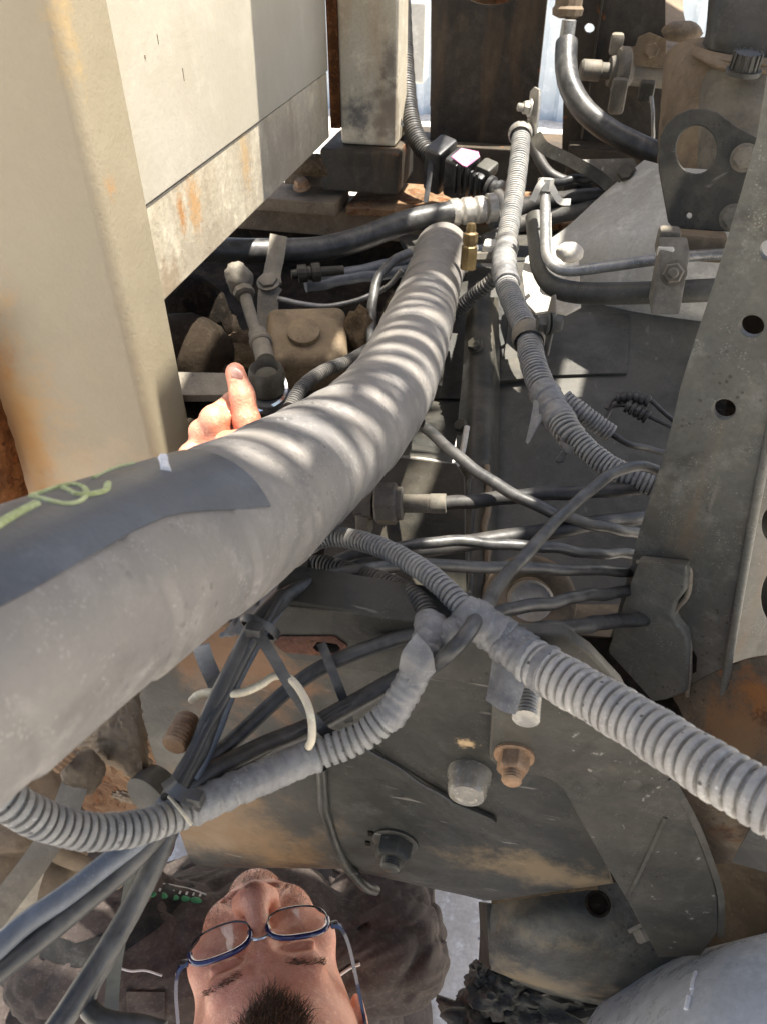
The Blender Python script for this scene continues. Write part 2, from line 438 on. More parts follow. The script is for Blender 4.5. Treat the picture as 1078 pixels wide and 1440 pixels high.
def cable(name, pix, r, m, label=None, cat='cable', parent=None, group=None, nseg=12, squash=1.0, step=None, world=False, wig=0.0006):
    P = pix if world else path(pix)
    C, q = spline(P, step or max(0.003, r * 0.9))
    if wig:
        ph = rng.uniform(0, 6, 3)
        L_ = q[-1]
        env = np.clip(np.minimum(q, L_ - q) / 0.02, 0, 1)
        for k in range(3):
            C[:, k] += env * wig * (np.sin(q * 70 + ph[k]) + 0.6 * np.sin(q * 160 + ph[k] * 2))
    V, F = sweep(C, np.full(len(C), r), nseg, squash=squash)
    o = mk(name, V, F, m, parent)
    if not parent: tag(o, label, cat, group)
    return o

def corr(name, pix, r, m, label=None, cat='conduit', parent=None, group=None, pitch=0.004, depth=0.22, nseg=18, slit=None, taper=None, world=False):
    """ribbed split-loom conduit with real rings"""
    P = pix if world else path(pix)
    C, q = spline(P, pitch)
    n = len(C)
    S = np.linspace(0, n - 1, n)
    prof = [(0.0, 1 - depth), (0.05, 0.975), (0.13, 1.0), (0.60, 1.0), (0.68, 0.975), (0.73, 1 - depth)]
    idx, rad = [], []
    for i in range(n - 1):
        for (t, k) in prof:
            idx.append(i + t)
            rr = r if taper is None else r * (taper[0] + (taper[1] - taper[0]) * (i / n))
            rad.append(rr * k * (1 + rng.normal(0, 0.006)))
    idx, rad = np.array(idx), np.array(rad)
    CC = np.stack([np.interp(idx, S, C[:, k]) for k in range(3)], 1)
    V, F = sweep(CC, rad, nseg, slit=slit, wob=0.02)
    o = mk(name, V, F, m, parent, angle=50)
    if not parent: tag(o, label, cat, group)
    return o

def wrap(name, pix, r, m, label=None, cat='tape', parent=None, group=None, seams=0.016, world=False, ribs=0.0):
    """spirally wound tape over a tube: overlapping turns with steps and wrinkles, ribs of the tube showing through"""
    P = pix if world else path(pix)
    C, q = spline(P, 0.0009)
    r0, r1 = r if isinstance(r, tuple) else (r, r)
    n = len(C)
    T = np.gradient(C, axis=0); T /= np.linalg.norm(T, axis=1)[:, None]
    ns = 30
    ang = np.linspace(0, 2 * np.pi, ns, endpoint=False)
    u = np.cross(T[0], [0.13, 0.21, 1.0]); u /= np.linalg.norm(u)
    ph0 = rng.uniform(0, 6)
    V = []
    for i in range(n):
        u = u - T[i] * np.dot(u, T[i]); u /= np.linalg.norm(u)
        w = np.cross(T[i], u)
        ph = ((q[i] - ang / (2 * np.pi) * seams) % seams) / seams
        base = r0 + (r1 - r0) * q[i] / q[-1]
        rr = base * (1 + 0.10 * (ph - 0.5) + 0.035 * np.sin(q[i] * 700 + ang * 3 + ph0) * np.sin(ang * 2 + q[i] * 130) + 0.03 * np.sin(q[i] * 150 + ang + ph0) + ribs * np.sin(q[i] * 2 * np.pi / 0.0044))
        if i in (0, n - 1): rr = rr * 0.86
        V.append(C[i] + np.outer(np.cos(ang) * rr, u) + np.outer(np.sin(ang) * rr, w))
    V = np.concatenate(V)
    F = [(i * ns + k, i * ns + (k + 1) % ns, (i + 1) * ns + (k + 1) % ns, (i + 1) * ns + k) for i in range(n - 1) for k in range(ns)]
    F += [tuple(range(ns - 1, -1, -1)), tuple((n - 1) * ns + k for k in range(ns))]
    o = mk(name, V, F, m, parent, angle=60)
    if not parent: tag(o, label, cat, group)
    return o

def axes_from(n, up=(0, 0, 1)):
    n = Vector(n).normalized()
    up = Vector(up)
    if abs(n.dot(up)) > 0.97: up = Vector((0, 1, 0))
    x = up.cross(n).normalized()
    y = n.cross(x).normalized()
    return x, y, n

def box(name, c, size, m, parent=None, ax=None, bev=0.002, segs=2, label=None, cat=None, group=None, geo=None):
    """box centred at c, size along axes ax=(x,y,z)"""
    bm = bmesh.new()
    bmesh.ops.create_cube(bm, size=1.0)
    for v in bm.verts: v.co = Vector((v.co.x * size[0], v.co.y * size[1], v.co.z * size[2]))
    if bev: bmesh.ops.bevel(bm, geom=list(bm.edges), offset=min(bev, min(size) * 0.45), segments=segs, affect='EDGES', profile=0.5)
    x, y, z = ax or (Vector((1, 0, 0)), Vector((0, 1, 0)), Vector((0, 0, 1)))
    V = [Vector(c) + x * v.co.x + y * v.co.y + z * v.co.z for v in bm.verts]
    bm.verts.index_update()
    F = [tuple(v.index for v in f.verts) for f in bm.faces]
    bm.free()
    if geo is not None: geo.add(V, F); return geo
    o = mk(name, V, F, m, parent)
    wnm(o)
    if label: tag(o, label, cat, group)
    return o

def lathe(c, axis, prof, nseg=24, sides=None, rot=0.0):
    """prof: [(height along axis, radius)], closed at both ends"""
    x, y, n = axes_from(axis)
    k = sides or nseg
    V, F = [], []
    for (h, r) in prof:
        for i in range(k):
            a = 2 * math.pi * i / k + rot
            V.append(Vector(c) + n * h + x * (math.cos(a) * r) + y * (math.sin(a) * r))
    for j in range(len(prof) - 1):
        for i in range(k):
            i2 = (i + 1) % k
            F.append((j * k + i, j * k + i2, (j + 1) * k + i2, (j + 1) * k + i))
    F.append(tuple(range(k - 1, -1, -1)))
    F.append(tuple((len(prof) - 1) * k + i for i in range(k)))
    return V, F

def bolt(name, c, axis, r, m, parent, head=0.5, stud=0.0, washer=True, rot=0.3, stud_r=0.5):
    """hex head or nut with chamfer, washer and optional threaded end standing out along axis"""
    g = Geo()
    h = r * 2 * head
    if washer: g.add(*lathe(c, axis, [(-0.001, r * 1.25), (r * 0.14, r * 1.25), (r * 0.17, r * 1.2)]))
    g.add(*lathe(c, axis, [(0, r), (h * 0.82, r), (h, r * 0.84)], sides=6, rot=rot))
    if stud:
        pr, z, k = [], h * 0.5, 0
        p = 0.0018
        while z < h + stud:
            pr += [(z, r * stud_r), (z + p * 0.5, r * stud_r * 0.9)]
            z += p
        pr.append((z, r * stud_r * 0.7))
        g.add(*lathe(c, axis, pr, 16))
    return g.build(name, m, parent)

def plate(name, outline, p0, n, thick, m, holes=(), parent=None, bev=0.0012, label=None, cat=None, group=None, world=False):
    """flat plate whose front face lies in the plane (p0, n), n towards the viewer; outline in photo sight lines
       holes: ('e', px, py, rx, ry) ellipse in sight-line pixels, or a list of pixels"""
    n = Vector(n).normalized()
    x, y, n = axes_from(n)
    p0 = Vector(p0)
    def loc(p):
        q = Vector(p) if world else on(p[0], p[1], p0, n)
        return ((q - p0).dot(x), (q - p0).dot(y))
    loops = [[loc(p) for p in outline]]
    for hdef in holes:
        if hdef[0] == 'e':
            _, hx, hy, rx, ry = hdef
            loops.append([loc((hx + rx * math.cos(t), hy + ry * math.sin(t))) for t in np.linspace(0, 2 * math.pi, 28, endpoint=False)])
        elif hdef[0] == 'c':          # true circle: centre pixel, radius in metres
            cx, cy = loc((hdef[1], hdef[2]))
            loops.append([(cx + hdef[3] * math.cos(t), cy + hdef[3] * math.sin(t)) for t in np.linspace(0, 2 * math.pi, 28, endpoint=False)])
        else:
            loops.append([loc(p) for p in hdef])
    cu = bpy.data.curves.new(name, 'CURVE')
    cu.dimensions = '2D'
    cu.fill_mode = 'BOTH'
    cu.extrude = max(thick / 2 - bev, 0.0001)
    cu.bevel_depth = bev
    cu.bevel_resolution = 2
    cu.offset = -bev
    for lp in loops:
        s = cu.splines.new('POLY')
        s.points.add(len(lp) - 1)
        for i, (a, b) in enumerate(lp): s.points[i].co = (a, b, 0, 1)
        s.use_cyclic_u = True
    tmp = bpy.data.objects.new('tmp', cu)
    me = bpy.data.meshes.new_from_object(tmp)
    bpy.data.objects.remove(tmp); bpy.data.curves.remove(cu)
    V = [p0 + x * v.co.x + y * v.co.y + n * (v.co.z - thick / 2) for v in me.vertices]
    F = [tuple(p.vertices) for p in me.polygons]
    bpy.data.meshes.remove(me)
    bm = bmesh.new()
    bv = [bm.verts.new(v) for v in V]
    for f in F:
        try: bm.faces.new([bv[i] for i in f])
        except ValueError: pass
    bmesh.ops.remove_doubles(bm, verts=bm.verts, dist=1e-5)
    bm.verts.index_update()
    V = [v.co.copy() for v in bm.verts]; F = [tuple(v.index for v in f.verts) for f in bm.faces]
    bm.free()
    o = mk(name, V, F, m, parent, angle=50)
    wnm(o)
    if label: tag(o, label, cat, group)
    return o

def loft(name, rows, m, thick=0.003, parent=None, sub=6, label=None, cat=None, group=None, rough=0.0, world=False, closed=False, away=None):
    """smooth sheet through rows of sight-line points (px, py, depth), given real thickness"""
    R = [[Vector(p) if world else W(*p) for p in r] for r in rows]
    A = np.array([[tuple(p) for p in r] for r in R])
    def up(A, axis):
        A = np.moveaxis(A, axis, 0)
        P = np.concatenate([[2 * A[0] - A[1]], A, [2 * A[-1] - A[-2]]])
        out = []
        for i in range(1, len(P) - 2):
            a, b, c, d = P[i - 1], P[i], P[i + 1], P[i + 2]
            for t in np.linspace(0, 1, sub, endpoint=False):
                out.append(0.5 * (2 * b + (c - a) * t + (2 * a - 5 * b + 4 * c - d) * t * t + (3 * b - a - 3 * c + d) * t ** 3))
        out.append(P[-2])
        return np.moveaxis(np.array(out), 0, axis)
    A = up(up(A, 0), 1)
    n, k = A.shape[:2]
    du = np.gradient(A, axis=0); dv = np.gradient(A, axis=1)
    N = np.cross(du, dv); N /= np.linalg.norm(N, axis=2)[..., None] + 1e-12
    c = A.reshape(-1, 3).mean(0)
    if np.dot(N.mean((0, 1)), c - np.array(CAM)) < 0: N = -N       # away from the viewer
    if rough: A = A + N * rng.normal(0, rough, A.shape[:2])[..., None]
    B = A + N * thick
    V = np.concatenate([A.reshape(-1, 3), B.reshape(-1, 3)])
    o_ = n * k
    F = []
    for i in range(n - 1):
        for j in range(k - 1):
            a, b, c2, d = i * k + j, i * k + j + 1, (i + 1) * k + j + 1, (i + 1) * k + j
            F.append((a, b, c2, d)); F.append((d + o_, c2 + o_, b + o_, a + o_))
    for i in range(n - 1):
        for j in (0, k - 1):
            a, d = i * k + j, (i + 1) * k + j
            F.append((a, d, d + o_, a + o_))
    for j in range(k - 1):
        for i in (0, n - 1):
            a, b = i * k + j, i * k + j + 1
            F.append((a, b, b + o_, a + o_))
    o = mk(name, V, F, m, parent, angle=50)
    if label: tag(o, label, cat, group)
    return o

def strap(name, pix, width, thick, m, label=None, cat='strap', parent=None, group=None, face=None, world=False, teeth=0.0):
    """flat band swept along a path, its flat side turned to `face`"""
    P = pix if world else path(pix)
    C, q = spline(P, 0.003)
    T = np.gradient(C, axis=0); T /= np.linalg.norm(T, axis=1)[:, None]
    V, F = [], []
    for i in range(len(C)):
        f = np.array(face if face is not None else (CAM - Vector(C[i])).normalized())
        s = np.cross(T[i], f); s /= np.linalg.norm(s)
        nn = np.cross(s, T[i])
        tk = thick * (1 + (teeth if i % 2 else 0))
        for (a, b) in ((-1, -1), (1, -1), (1, 1), (-1, 1)):
            V.append(C[i] + s * (a * width / 2) + nn * (b * (tk if b > 0 else thick) / 2))
    n = len(C)
    for i in range(n - 1):
        for k in range(4):
            k2 = (k + 1) % 4
            F.append((i * 4 + k, i * 4 + k2, (i + 1) * 4 + k2, (i + 1) * 4 + k))
    F.append((3, 2, 1, 0)); F.append(tuple((n - 1) * 4 + k for k in range(4)))
    o = mk(name, V, F, m, parent, angle=30)
    if not parent: tag(o, label, cat, group)
    return o

def ring(C0, axis, R, r, nseg=28, ns=8, arc=(0, 2 * math.pi), squash=1.0):
    x, y, n = axes_from(axis)
    full = arc[1] - arc[0] > 6.2
    t = np.linspace(arc[0], arc[1], nseg, endpoint=not full)
    V, F = [], []
    for a in t:
        d = x * math.cos(a) + y * math.sin(a)
        for k in range(ns):
            b = 2 * math.pi * k / ns
            V.append(Vector(C0) + d * (R + r * math.cos(b)) + n * (r * squash * math.sin(b)))
    m_ = len(t)
    for i in range(m_ if full else m_ - 1):
        for k in range(ns):
            i2 = (i + 1) % m_; k2 = (k + 1) % ns
            F.append((i * ns + k, i * ns + k2, i2 * ns + k2, i2 * ns + k))
    if not full:
        F.append(tuple(range(ns - 1, -1, -1))); F.append(tuple((m_ - 1) * ns + k for k in range(ns)))
    return V, F

def lump(name, c, size, m, parent=None, seed=0, rough=0.25, sub=3, label=None, cat=None, group=None, kind=None, freq=3.0):
    """uneven clod, built as a displaced ball"""
    from mathutils import noise as mn
    bm = bmesh.new()
    bmesh.ops.create_icosphere(bm, subdivisions=sub, radius=1.0)
    V = []
    for v in bm.verts:
        p = v.co.copy()
        k = 1 + rough * mn.fractal(p * freq * 0.5 + Vector((seed * 3.1, seed, 2.0)), 0.9, 2.0, 4)
        V.append(Vector(c) + Vector((p.x * size[0], p.y * size[1], p.z * size[2])) * k)
    bm.verts.index_update()
    F = [tuple(v.index for v in f.verts) for f in bm.faces]
    bm.free()
    o = mk(name, V, F, m, parent, angle=70)
    if label: tag(o, label, cat, group)
    if kind: o['kind'] = kind
    return o

# ================================================================== setting
def sheet(name, x0, x1, y0, y1, z, m):
    o = mk(name, [(x0, y0, z), (x1, y0, z), (x1, y1, z), (x0, y1, z)], [(0, 1, 2, 3)], m)
    o['kind'] = 'structure'
    return o
sheet('ground', -60, 60, -60, 60, 0.0, 'concrete')

# ribbed pale blue sheet-metal wall across the yard: every rib is a fold of its own sheet
wallT = thing('sheet_metal_wall', 'pale blue ribbed sheet metal wall across the sunny yard', 'wall', (0, 6.4, 0))
for i in range(30):
    x = -5.0 + i * 0.42
    V, F = [], []
    prof = [(0, 0), (0.05, 0), (0.08, -0.05), (0.13, -0.05), (0.16, 0), (0.26, 0), (0.29, -0.05), (0.34, -0.05), (0.37, 0), (0.416, 0)]
    for z in (0.0, 3.2):
        for (a, b) in prof: V.append((x + a, 6.4 + b + (i % 2) * 0.002, z))
    k = len(prof)
    F = [(j, j + 1, k + j + 1, k + j) for j in range(k - 1)]
    mk('wall_sheet', V, F, 'blue_sheet', wallT, angle=20)

# ================================================================== cream body on the left
XP, HB = -0.37, H - 0.335
g = Geo()
def round_post(x0, x1, y0, y1, z0, z1, r, corners, nz=2):
    """upright with rounded corners in plan"""
    pl = []
    for (cx, cy, a0) in ((x1 - r, y0 + r, -90), (x1 - r, y1 - r, 0), (x0 + r, y1 - r, 90), (x0 + r, y0 + r, 180)):
        for t in range(7):
            a = math.radians(a0 + 90 * t / 6)
            pl.append((cx + r * math.cos(a), cy + r * math.sin(a)))
    V, F = [], []
    k = len(pl)
    zs = np.linspace(z0, z1, nz)
    for z in zs:
        for (a, b) in pl: V.append((a, b, z))
    for j in range(nz - 1):
        for i in range(k):
            i2 = (i + 1) % k
            F.append((j * k + i, j * k + i2, (j + 1) * k + i2, (j + 1) * k + i))
    F.append(tuple(range(k - 1, -1, -1))); F.append(tuple((nz - 1) * k + i for i in range(k)))
    return V, F
post = thing('body_post', 'thick cream painted corner post of the truck body with rust at its foot', 'post', (-0.43, 0.61, H - 0.62))
mk('upright', *round_post(-0.60, -0.358, 0.572, 0.65, H - 0.62, H + 1.1, 0.012, 4, 12), 'post_paint', post)
# rusted angle behind the post on its far left, orange and flaking
rust_o = loft('rusted_angle', [[tuple(Yp(px, py, yy)) for (px, py, yy) in row] for row in (((-120, 470, 0.52), (-45, 480, 0.53), (0, 555, 0.56)), ((-120, 600, 0.52), (-20, 610, 0.53), (26, 640, 0.56)), ((-120, 760, 0.52), (0, 730, 0.53), (52, 740, 0.56)))], 'orange_rust', 0.006, sub=8, rough=0.0008, world=True,
     label='flaking orange rusted angle iron beside the cream corner post', cat='angle iron')

panel = thing('side_panel', 'cream side panel of the truck body with a seam and rust spots', 'panel', (XP, 0.97, HB))
def slab(name, x0, x1, y0, y1, z0, z1, m, parent, bev=0.002):
    return box(name, ((x0 + x1) / 2, (y0 + y1) / 2, (z0 + z1) / 2), (x1 - x0, y1 - y0, z1 - z0), m, parent, bev=bev)
ZS = H - 0.241
MATS['panel_low'] = None
mat('panel_low', (0.44, 0.375, 0.265), (0.52, 0.46, 0.345), 7, (0.45, 0.7), bump=0.5, bscale=150, spots=((0.13, 0.09, 0.05), 60, 0.09), aniso=((0.27, 0.20, 0.13), 0.45, (4, 30, 4)), rust=(0.05, 30),
    stains=[(tuple(Xp(258, 300, XP)), 0.012, (0.42, 0.20, 0.06), 0.9, (1, 1, 0.4)), (tuple(Xp(276, 285, XP)), 0.022, (0.50, 0.29, 0.12), 0.85, (1, 1, 0.5)), (tuple(Xp(347, 225, XP)), 0.02, (0.5, 0.33, 0.15), 0.8, (1, 1, 0.45)),
            (tuple(Xp(300, 350, XP)), 0.10, (0.33, 0.27, 0.20), 0.6, (1, 0.8, 2.2)), (tuple(Xp(400, 215, XP)), 0.12, (0.30, 0.25, 0.19), 0.55, (1, 0.6, 1.6)), (tuple(Xp(245, 405, XP)), 0.05, (0.30, 0.22, 0.14), 0.7, (1, 1, 1.2))])
slab('upper_sheet', XP - 0.025, XP, 0.648, 1.29, ZS + 0.0006, H + 1.1, 'panel_paint', panel, 0.0015)
slab('lower_strip', XP - 0.025, XP - 0.0015, 0.648, 1.288, HB, ZS - 0.0006, 'panel_low', panel, 0.002)
slab('inner_core', XP - 0.05, XP - 0.022, 0.655, 1.28, HB + 0.01, H + 1.09, 'panel_paint', panel, 0.001)
for (px, py, dz) in ((222, 55, 0.008), (204, 80, 0.003), (258, 105, 0.011)):
    p = Xp(px, py, XP)
    box('scratch', p + Vector((0.0002, 0, 0)), (0.0006, 0.0005 if dz > 0.005 else 0.0016, dz), 'brown_cast', panel, bev=0)
yc = 1.30
cp = thing('corner_post', 'cream far corner post streaked with rust on a bolted steel foot', 'post', (-0.31, yc, H - 0.36))
mat('far_post_paint', (0.42, 0.37, 0.27), (0.50, 0.45, 0.35), 6, (0.45, 0.7), bump=0.3, rust=(0.08, 16), aniso=((0.36, 0.22, 0.10), 0.5, (24, 24, 3)), spots=((0.1, 0.09, 0.08), 40, 0.1),
    stains=[(tuple(Yp(505, 165, yc)), 0.035, (0.08, 0.08, 0.085), 0.85, (1, 1, 0.9)), (tuple(Yp(548, 90, yc)), 0.02, (0.12, 0.10, 0.08), 0.7, (1, 1, 0.5)), (tuple(Yp(548, 160, yc)), 0.04, (0.16, 0.12, 0.09), 0.8, (1, 1, 0.6))])
def rect(x0, y0, x1, y1): return [(x0, y0), (x1, y0), (x1, y1), (x0, y1)]
pa, pb = Yp(476, 100, yc), Yp(557, 100, yc)
slab('upright', pa.x, pb.x, yc, yc + 0.09, Yp(510, 205, yc).z, H + 0.6, 'far_post_paint', cp, 0.006)
slab('rust_seam', XP - 0.002, pa.x + 0.001, yc - 0.004, yc + 0.03, Yp(468, 180, yc).z, H + 0.6, 'orange_rust', cp, 0.002)
f0, f1 = Yp(395, 250, yc - 0.03), Yp(560, 250, yc - 0.03)
zf0, zf1 = Yp(500, 272, yc - 0.03).z, Yp(500, 212, yc - 0.03).z
slab('foot', Yp(450, 240, yc - 0.03).x, f1.x, yc - 0.03, yc + 0.10, zf0, zf1, 'far_steel', cp, 0.006)
slab('foot_flange', f0.x, Yp(455, 240, yc - 0.03).x, yc - 0.015, yc + 0.05, zf0 + 0.002, zf0 + 0.035, 'brown_cast', cp, 0.003)
slab('base_plate', Yp(350, 285, yc - 0.06).x, Yp(472, 285, yc - 0.06).x, yc - 0.06, yc + 0.03, zf0 - 0.03, zf0 - 0.008, 'brown_cast', cp, 0.003)
bolt('bolt', Yp(425, 262, yc - 0.03), (0, -0.3, 1), 0.012, 'rusty_nut', cp)
lump('dirt_cake', Yp(440, 232, yc - 0.02), (0.035, 0.02, 0.018), 'dirt', cp, seed=3)

# far cross beam below the post, brown, catching light
beam = thing('cross_beam', 'long rusty brown cross beam carrying the far corner post', 'beam', (-0.1, yc, zf0 - 0.07))
slab('web', -0.55, 0.20, yc - 0.03, yc + 0.06, zf0 - 0.075, zf0 - 0.032, 'brown_cast', beam, 0.003)
slab('flange', -0.34, 0.20, yc - 0.045, yc + 0.1, zf0 - 0.031, zf0 - 0.018, 'rust_plate', beam, 0.002)
slab('lower_flange', -0.6, 0.2, yc - 0.02, yc + 0.1, zf0 - 0.22, zf0 - 0.076, 'dark_dirt', beam, 0.002)

# ================================================================== far side plates
yf = 1.55
fp = thing('mudguard_plate', 'tall dark steel plate standing beyond the chassis with a round hole', 'plate', Yp(680, 215, yf))
plate('plate_sheet', [(606, -90), (778, -90), (747, 207), (604, 203)], Vector((0, yf, 0)), (0, -1, 0), 0.02, 'far_steel', holes=[('e', 688, -18, 44, 27)], parent=fp)
slab('backing', Yp(610, 0, yf + 0.06).x, Yp(768, 0, yf + 0.06).x, yf + 0.05, yf + 0.06, H - 0.35, H + 0.1, 'rust_plate', fp, 0.001)
slab('ledge', Yp(560, 215, yf - 0.02).x, Yp(800, 215, yf - 0.02).x, yf - 0.03, yf + 0.1, Yp(650, 300, yf - 0.03).z, Yp(650, 206, yf - 0.03).z, 'far_steel', fp, 0.004)
#lump('rust_blister', Yp(712, 240, yf - 0.03), (0.012, 0.006, 0.012), 'orange_rust', fp, seed=8, sub=2)
fr = thing('drilled_plate', 'dark drilled steel upright with a round hole beyond the grey hose', 'plate', Yp(820, 220, 1.45))
plate('plate_sheet', [(797, -90), (935, -90), (935, 215), (789, 222)], Vector((0, 1.45, 0)), (0, -1, 0), 0.012, 'far_steel', holes=[('e', 828, 40, 7, 7)], parent=fr)
slab('edge_flange', Yp(845, 0, 1.43).x, Yp(848, 0, 1.43).x, 1.43, 1.452, H - 0.35, H + 0.25, 'far_steel', fr, 0.001)
slab('dark_sill', Yp(800, 200, 1.40).x, Yp(990, 200, 1.40).x, 1.405, 1.46, Yp(850, 300, 1.40).z, Yp(850, 212, 1.40).z, 'far_steel', fr, 0.003)
cb = box('junction_box', W(575, 58, 2.1), (0.10, 0.08, 0.19), 'cream_box', bev=0.008, label='small cream box standing against the daylight beyond the post', cat='box')
slab('box_stand', W(575, 58, 2.1).x - 0.015, W(575, 58, 2.1).x + 0.015, W(575, 58, 2.1).y - 0.015, W(575, 58, 2.1).y + 0.015, 0, W(575, 58, 2.1).z - 0.09, 'cream_box', cb)

# ================================================================== top right castings
cast = thing('pump_casting', 'dusty brown cast pump with a hex bolt and a pale pipe stub', 'casting', W(880, 150, 1.25))
loft('housing', [[(850, 95, 1.26), (862, 65, 1.25), (895, 52, 1.24), (950, 50, 1.24)], [(858, 85, 1.24), (872, 72, 1.22), (900, 70, 1.2), (955, 70, 1.2)], [(872, 110, 1.22), (880, 105, 1.2), (905, 105, 1.19), (955, 105, 1.19)]], 'brown_cast', 0.02, cast)
loft('arm', [[(900, -40, 1.28), (925, -40, 1.26), (960, -40, 1.28)], [(905, 10, 1.26), (925, 12, 1.24), (960, 15, 1.25)], [(880, 50, 1.25), (920, 48, 1.22), (970, 50, 1.23)]], 'brown_cast', 0.02, cast)
plate('bolt_flange', [(883, 92), (897, 52), (912, 45), (936, 55), (936, 96)], W(905, 75, 1.17), ray(905, 75) * -1, 0.012, 'brown_cast', parent=cast)
bolt('bolt', W(916, 71, 1.16), -ray(916, 71), 0.011, 'brown_cast', cast, head=0.45)
V, F = lathe(W(815, 98, 1.2), W(935, 105, 1.2) - W(815, 98, 1.2), [(0, 0.012), (0.003, 0.015), (0.03, 0.015), (0.033, 0.012), (0.045, 0.012), (0.045, 0.020), (0.05, 0.022), (0.075, 0.022), (0.08, 0.018), (0.15, 0.020)])
mk('pipe_stub', V, F, 'grey_cast', cast)
V, F = lathe(W(865, 100, 1.19), W(935, 105, 1.2) - W(815, 98, 1.2), [(0, 0.030), (0.004, 0.034), (0.014, 0.034), (0.018, 0.03)])
g = Geo().add(V, F); box('', W(868, 135, 1.18), (0.024, 0.02, 0.05), 'x', geo=g, bev=0.006); box('', W(866, 62, 1.19), (0.02, 0.02, 0.03), 'x', geo=g, bev=0.005)
g.build('flange_ring', 'grey_cast', cast)
box('small_plug', W(908, 128, 1.15), (0.022, 0.02, 0.028), 'dark_steel', cast, bev=0.004)
lump('lug', W(958, 45, 1.13), (0.03, 0.02, 0.014), 'brown_cast', cast, seed=2, rough=0.15)
# grey pipe that hangs from the plug into the dark
cable('drain_wire', [(915, 135, 1.14), (918, 170, 1.15), (917, 200, 1.17)], 0.0028, 'steel_pipe', parent=cast)

drum = thing('brake_chamber', 'big dusty brown round housing with a grey dome and splined cap', 'housing', W(1000, 260, 1.02))
rows = []
for (py, dd) in ((60, 0.03), (105, 0.0), (170, -0.01), (240, -0.01), (330, 0.0)):
    rows.append([(932 - (py - 60) * 0.06, py + 20, 1.10 + dd), (955 - (py - 60) * 0.05, py, 1.03 + dd), (1010, py - 10, 0.97 + dd), (1080, py - 5, 0.95 + dd), (1170, py + 10, 1.0 + dd)])
loft('shell', rows, 'brown_cast', 0.02, drum, rough=0.0004)
rows = []
for (py, sx) in ((92, 20), (110, 5), (150, 0), (210, -3), (280, -3)):
    rows.append([(972 + sx * 0.6, py + 25, 1.02), (990 + sx * 0.5, py + 4, 0.965), (1040, py, 0.925), (1110, py, 0.915), (1180, py, 0.95)])
loft('dome', rows, 'grey_cast', 0.012, drum)
loft('bead', [[(968, 60, 1.02), (1000, 72, 0.955), (1050, 80, 0.93), (1120, 82, 0.92)], [(972, 78, 1.0), (1002, 92, 0.94), (1050, 100, 0.915), (1120, 102, 0.91)], [(978, 80, 1.02), (1006, 98, 0.96), (1050, 106, 0.94), (1120, 108, 0.94)]], 'brown_cast', 0.01, drum)
loft('upper_block', [[(998, -50, 1.0), (1012, -50, 0.96), (1060, -50, 0.94), (1140, -50, 0.94)], [(992, 40, 0.99), (1006, 46, 0.95), (1060, 52, 0.93), (1140, 54, 0.93)], [(986, 62, 1.0), (1004, 72, 0.955), (1060, 80, 0.935), (1140, 82, 0.935)]], 'gearbox_steel', 0.01, drum, sub=4)
g = Geo()
c = W(1043, 104, 0.905); axn = Vector((0.03, -0.1, 1))
g.add(*lathe(c, axn, [(0, 0.020), (0.005, 0.020), (0.0055, 0.0155), (0.022, 0.0145)], 28))
for i in range(14):
    a = 2 * math.pi * i / 14
    x, y, n = axes_from(axn)
    d = x * math.cos(a) + y * math.sin(a)
    box('', c + n * 0.014 + d * 0.0155, (0.003, 0.0035, 0.019), 'x', ax=(d, n.cross(d), n), geo=g, bev=0.0008, segs=1)
g.build('splined_cap', 'gearbox_steel', drum)
V, F = lathe(W(950, 153, 1.055), -ray(950, 153) + Vector((-0.5, 0, 0)), [(0, 0.012), (0.002, 0.013), (0.003, 0.009), (-0.006, 0.008)], 20)
mk('side_hole', V, F, 'rust_plate', drum)

# lifting eye
pe, ne = W(985, 240, 0.80), -ray(985, 240) + Vector((-0.10, 0, 0.05))
eye = thing('lifting_eye', 'grey steel lifting eye plate with one big oval hole', 'bracket', W(985, 325, 0.80))
plate('eye_plate', [(925, 240), (924, 215), (927, 192), (936, 174), (951, 161), (970, 153), (990, 152), (1008, 158), (1035, 178), (1085, 205), (1085, 300), (1070, 322), (1042, 327), (946, 322), (938, 312), (934, 290)], pe, ne, 0.009, 'dark_steel',
      holes=[('e', 978, 210, 29, 34), ('e', 968, 303, 4, 4)], parent=eye, bev=0.0015)
for (px, py) in ((1046, 222), (1030, 306)):
    bolt('bolt', on(px, py, pe, Vector(ne)), ne, 0.011, 'grey_cast', eye, head=0.4)
box('foot_nut', W(938, 338, 0.80), (0.022, 0.02, 0.026), 'grey_cast', eye, bev=0.004)
box('foot_block', W(975, 345, 0.815), (0.06, 0.02, 0.028), 'brown_cast', eye, bev=0.003)

# bell housing: pale grey sloping casting under the eye
bell = loft('bell_housing', [[(905, 225, 1.05), (950, 235, 0.98), (1040, 240, 0.92), (1130, 240, 0.92)], [(850, 270, 1.06), (905, 300, 0.97), (1020, 320, 0.90), (1130, 330, 0.9)], [(795, 320, 1.07), (850, 345, 0.98), (1000, 375, 0.92), (1130, 390, 0.92)],
      [(750, 352, 1.08), (815, 390, 1.0), (985, 425, 0.955), (1130, 440, 0.95)], [(745, 375, 1.10), (800, 425, 1.03), (980, 455, 0.99), (1130, 470, 0.99)]], 'bell_grey', 0.012, label='pale grey sloping bell housing below the lifting eye', cat='housing')

